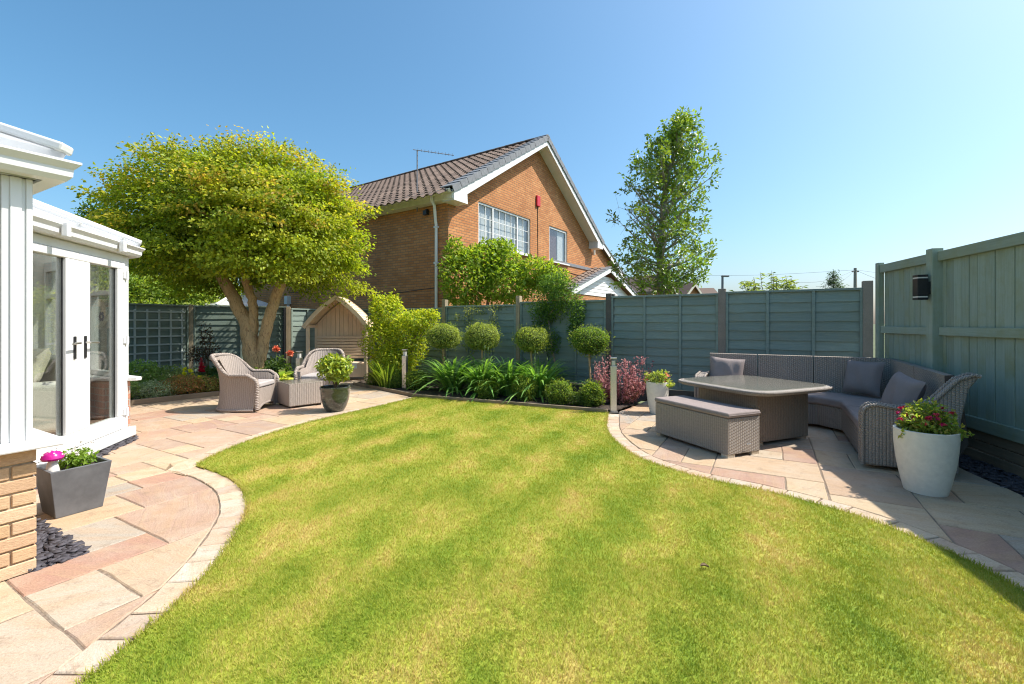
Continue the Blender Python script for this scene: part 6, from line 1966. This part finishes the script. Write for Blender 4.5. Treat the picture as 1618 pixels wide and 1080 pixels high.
fern('shaded fern right of the maple trunk', (-4.7, 9.35, .02), 18, .60, 463)
ac = at(325, 510, 10.4); ac.z = .02
multi_shrub('purple_acer', 'small purple leafed shrub against the shaded fence', 'shrub', ac, [B(325, 530, 10.4, .14, .30), B(330, 555, 10.4, .22, .25), B(310, 560, 10.3, .2, .2)], 420, .06, .4, [(.06, .025, .025), (.09, .04, .03), (.05, .05, .02)], 471, lo=.2)
stem_flowers('rose_bush', 'rose bush with two coral blooms between armchair and bollard', (-4.62, 8.95, .02), [at(436, 551, 8.95), at(458, 558, 8.9)], .075, [(.50, .17, .09), (.55, .24, .15), (.44, .11, .06)], G1, 481, .07, .006, (.26, .2, .34), 900)
hb = (-4.42, 8.62, .02); o = thing('hosta', 'variegated pale edged hosta beside the low table', 'plant', hb)
rs = np.random.RandomState(491); n = 60; aa = rs.uniform(0, 2 * PI, n)
inst('leaves', leaf_mesh('leaves', rs, np.stack([np.cos(aa) * .06, np.sin(aa) * .06, .08 + rs.rand(n) * .28], 1), np.stack([np.cos(aa), np.sin(aa), rs.rand(n) * .9], 1), np.tile([0, 0, 1.], (n, 1)), .22, .5, palette(rs, n, [(.30, .34, .10), (.12, .20, .05), (.42, .44, .20)]), 'leaf', .12), o)
for i, (x, y, r, h, lab, cols) in enumerate(((-2.95, 9.75, .20, .16, 'low lime plant by the arbour end of the edging', [(.20, .25, .04), (.14, .2, .04)]), (-2.62, 9.55, .24, .22, 'feathery green plant below the iris clump', [(.12, .18, .03), (.17, .23, .04)]), (1.05, 7.35, .2, .12, 'low dark plant between the box ball and berberis', [(.06, .1, .02), (.09, .13, .03)]))):
    low_plant('border_plant', lab, 'plant', (x, y, .02), (r, r, h), 900, .04, .45, cols, 501 + i, 'low plants in the long border', lo=.3)

# --- plants in the pots
ps = thing('potted_shrub', 'yellow green glossy shrub in the dark glazed pot', 'shrub', (-2.72, 7.0, .335))
foliage_shell('foliage', ps, 511, (0, 0, .33), (.285, .27, .215), 1200, .072, .45, [(.24, .28, .03), (.17, .23, .03), (.31, .32, .04), (.11, .17, .025)], 'leaf_gloss', .25, .16, .0)
mb = MB(); r_ = random.Random(4)
for q in range(14):
    an = r_.uniform(0, 2 * PI); e = Vector((.26 * math.cos(an) * r_.random(), .24 * math.sin(an) * r_.random(), .25 + .25 * r_.random())); mb.tube([(0, 0, 0), e * .5, e], [.009, .006, .003], 5)
mb.build('stem', 'twig', ps)
def fuchsia(base, r, h, seed, label, fl, nfl, nleaf, cols, name='fuchsia'):
    o = thing(name, label, 'flower', base); rs = np.random.RandomState(seed)
    foliage_shell('foliage', o, seed, (0, 0, h * .55), (r, r, h * .75), nleaf, .040, .5, cols, 'leaf', .3, .22, -.1)
    foliage_shell('trailing_foliage', o, seed + 5, (r * .55, -.05, h * .15), (r * .75, r * .6, h * .3), nleaf // 3, .042, .5, cols, 'leaf', .3, .2, .2)
    mb = MB()
    for q in range(16):
        an = rs.uniform(0, 2 * PI); rr = rs.uniform(.3, .95) * r; e = Vector((rr * math.cos(an), rr * math.sin(an), h * rs.uniform(.7, 1.25))); mb.tube([(rr * .2 * math.cos(an), rr * .2 * math.sin(an), 0), e * .55 + Vector((0, 0, .02)), e], [.005, .004, .002], 4)
    mb.build('stem', 'twig', o)
    for q in range(nfl):
        an = rs.uniform(0, 2 * PI); f_ = rs.uniform(.55, 1.0); p = Vector((r * f_ * math.cos(an), r * f_ * math.sin(an), h * rs.uniform(.45, 1.2)))
        n_ = 12; a = rs.uniform(0, 2 * PI, n_); D = np.stack([np.cos(a) * .5, np.sin(a) * .5, np.where(np.arange(n_) < 7, -.3, -1.)], 1)
        inst('bloom', leaf_mesh('bloom', rs, np.tile(np.array(p), (n_, 1)), D, rs.randn(n_, 3), .028, .6, palette(rs, n_, fl, .1), 'petal', .3), o)
    return o
RED = [(.38, .02, .05), (.45, .08, .09), (.32, .01, .12)]
fuchsia((3.325, 3.66, .45), .19, .20, 521, 'red flowered fuchsia filling the large white pot', RED, 26, 1500, [(.17, .24, .05), (.12, .19, .035), (.22, .26, .07), (.25, .22, .07)])
fuchsia((2.18, 6.82, .42), .19, .17, 531, 'mixed pink and yellow bedding in the smaller white pot', [(.55, .18, .14), (.60, .45, .10), (.45, .10, .12)], 14, 800, [(.20, .26, .06), (.26, .28, .09), (.15, .21, .04)], 'bedding_plant')
wf = low = None
flw = thing('white_bloom', 'tiny white flowers among the leaves of the grey planter', 'flower', S(-4.40, 1.33, .40))
for q in range(14): flowers('bloom', flw, [Vector((rnd.uniform(-.10, .10), rnd.uniform(-.10, .10), rnd.uniform(-.01, .06)))], .014, [(.5, .5, .48)], 541 + q, 4)

# ================================================================ FAR BACKGROUND
def far_house(label, px, Z, ridge_py, eave_py, halfw_px, depth, rz, seed):
    b = at(px, 510, Z); b.z = 0; o = thing('distant_house', label, 'house', b, rz, 'houses across the road')
    zr, ze, hw = at(0, ridge_py, Z).z, at(0, eave_py, Z).z, halfw_px * Z / 720
    mb = MB(); mb.add([(-hw, 0, 0), (hw, 0, 0), (hw, 0, ze), (0, 0, zr), (-hw, 0, ze), (-hw, depth, 0), (hw, depth, 0), (hw, depth, ze), (0, depth, zr), (-hw, depth, ze)], [(0, 1, 2, 3, 4), (9, 8, 7, 6, 5), (0, 4, 9, 5), (1, 6, 7, 2)])
    mb.build('wall', 'house_brick', o, uv='box')
    for sx in (-1, 1):
        d = Vector((sx * hw, 0, ze - zr)); e = d * 1.12; nn = Vector((-d.z * sx, 0, abs(d.x))).normalized() * .12; nn.x *= 1 if sx > 0 else -1
        up = Vector((0, 0, .14)); vs = []
        for y in (-.3, depth + .3):
            for p in (Vector((0, 0, zr)), Vector((e.x, 0, zr + e.z))): vs += [(p.x, y, p.z + .03), (p.x, y, p.z + .19)]
        mb = MB(); mb.add(vs, [(0, 1, 3, 2), (4, 6, 7, 5), (1, 5, 7, 3), (0, 2, 6, 4), (2, 3, 7, 6), (0, 4, 5, 1)]); fix(mb).build('roof', 'roof_tile', o)
        mb = MB(); mb.add([(0, -.34, zr + .10), (e.x, -.34, zr + e.z + .10), (e.x, -.34, zr + e.z - .16), (0, -.34, zr - .16), (0, -.30, zr + .10), (e.x, -.30, zr + e.z + .10), (e.x, -.30, zr + e.z - .16), (0, -.30, zr - .16)], [(0, 1, 2, 3), (7, 6, 5, 4), (0, 1, 5, 4), (1, 2, 6, 5), (2, 3, 7, 6), (3, 0, 4, 7)]); fix(mb).build('barge_board', 'plastic_cream', o)
    m_ = Matrix.Diagonal((1, -1, 1, 1))
    window(m_, -hw * .4, hw * .4, ze * .35, ze * .8, o, (0,), (), .08, .06, .04, glass='house_glass')
far_house('distant brick house behind the evergreen tree, left of two small gables', 1047, 34, 436, 462, 28, 11, R(35), 1)
far_house('distant brick house with small gable right of the evergreen trunk', 1094, 40, 449, 470, 22, 10, R(30), 2)
far_house('farthest low tiled roof beside the street lamp', 1124, 55, 457, 472, 40, 8, R(80), 3)
# neighbour's conservatory roof behind the maple
nb = at(350, 510, 15.5); nb.z = 0
nr = thing('neighbour_conservatory', 'pale glazed conservatory roof just above the fence behind the maple', 'conservatory', nb, R(-25))
zt, zb = at(0, 462, 15.5).z, at(0, 484, 15.5).z
mb = MB(); mb.add([(-1.1, -1.0, zb), (1.3, -1.0, zb), (1.3, 1.2, zb), (-1.1, 1.2, zb), (.2, .1, zt), (.6, .1, zt)], [(0, 1, 5, 4), (1, 2, 5), (2, 3, 4, 5), (3, 0, 4)]); mb.build('roof', 'polycarbonate', nr)
for i in range(5):
    t = i / 4; p, q = Vector((-1.1 + 2.4 * t, -1.0, zb + .02)), Vector((.2 + .4 * t, .1, zt + .02)); MB().bar(p, q, .06, .04).build('glazing_bar', 'upvc', nr)
MB().box(-1.05, 1.25, -.95, 1.15, 0, zb - .01).build('wall', 'upvc', nr)
# lamp post, telegraph pole with wires, conifer
lp = at(1142, 510, 30); lp.z = 0; zt = at(0, 436, 30).z
o = thing('street_lamp', 'grey street lamp head rising above the concrete fence post', 'street lamp', lp)
MB().tube([(0, 0, 0), (0, 0, 2.2), (0, 0, zt - .05)], [.11, .09, .07], 10).build('column', 'grey_aerial', o)
mb = MB(); mb.box(-.06, .42, -.10, .10, zt - .05, zt + .06); mb.build('lamp_head', 'grey_aerial', o, bevel=.03)
tp = at(1352, 510, 50); tp.z = 0; zt = at(0, 423, 50).z
o = thing('telegraph_pole', 'distant telegraph pole with wires above the right fence', 'telegraph pole', tp)
MB().tube([(0, 0, 0), (0, 0, zt * .6), (0, 0, zt)], [.20, .17, .14], 8).build('pole', 'bark_grey', o)
MB().box(-.35, .35, -.08, .08, zt - .45, zt - .30).build('crossarm', 'bark_grey', o)
for tgt in (at(980, 428, 60), at(1240, 444, 40), at(1470, 448, 42), at(1600, 436, 60), at(1290, 452, 38)):
    t_ = tgt - tp; s_ = Vector((0, 0, zt - .2)); pts = [s_.lerp(t_, i / 10) - Vector((0, 0, 1.0 * math.sin(PI * i / 10) * .6)) for i in range(11)]
    MB().tube(pts, .011, 4, False).build('wire', 'black_metal', o)
cf = at(1318, 510, 48); cf.z = 0
o = thing('conifer_tree', 'small dark distant conifer left of the telegraph pole', 'tree', cf); rs = np.random.RandomState(601)
zt = at(0, 427, 48).z; MB().tube([(0, 0, 0), (0, 0, zt)], [.16, .03], 6).build('trunk', 'bark_grey', o)
cs, ds = [], []
for i in range(150):
    z = zt * (1 - .62 * rs.rand() ** .8); w = (zt - z) * .42 + .1; az = rs.uniform(0, 2 * PI); f_ = rs.uniform(.3, 1); cs.append((math.cos(az) * w * f_, math.sin(az) * w * f_, z - .2 * w * f_)); ds.append((math.cos(az), math.sin(az), .1))
inst('crown', sprays(rs, np.array(cs), np.array(ds), 22, .16, .22, .3, [(.03, .06, .03), (.045, .075, .04)], 'crown', 'leaf', .4, .1), o)

# a dead leaf lying on the lawn
dl = thing('fallen_leaf', 'small dark curled leaf lying on the lawn', 'leaf', (1.05, 2.48, .022))
MB().grid(lambda u, v: Vector(((u - .5) * .045, (v - .5) * .026 * math.sin(PI * (.1 + .8 * u)), .010 * (2 * v - 1) ** 2 + .006 * math.sin(4 * u))), 6, 4).build('blade', 'twig', dl, smooth=True)
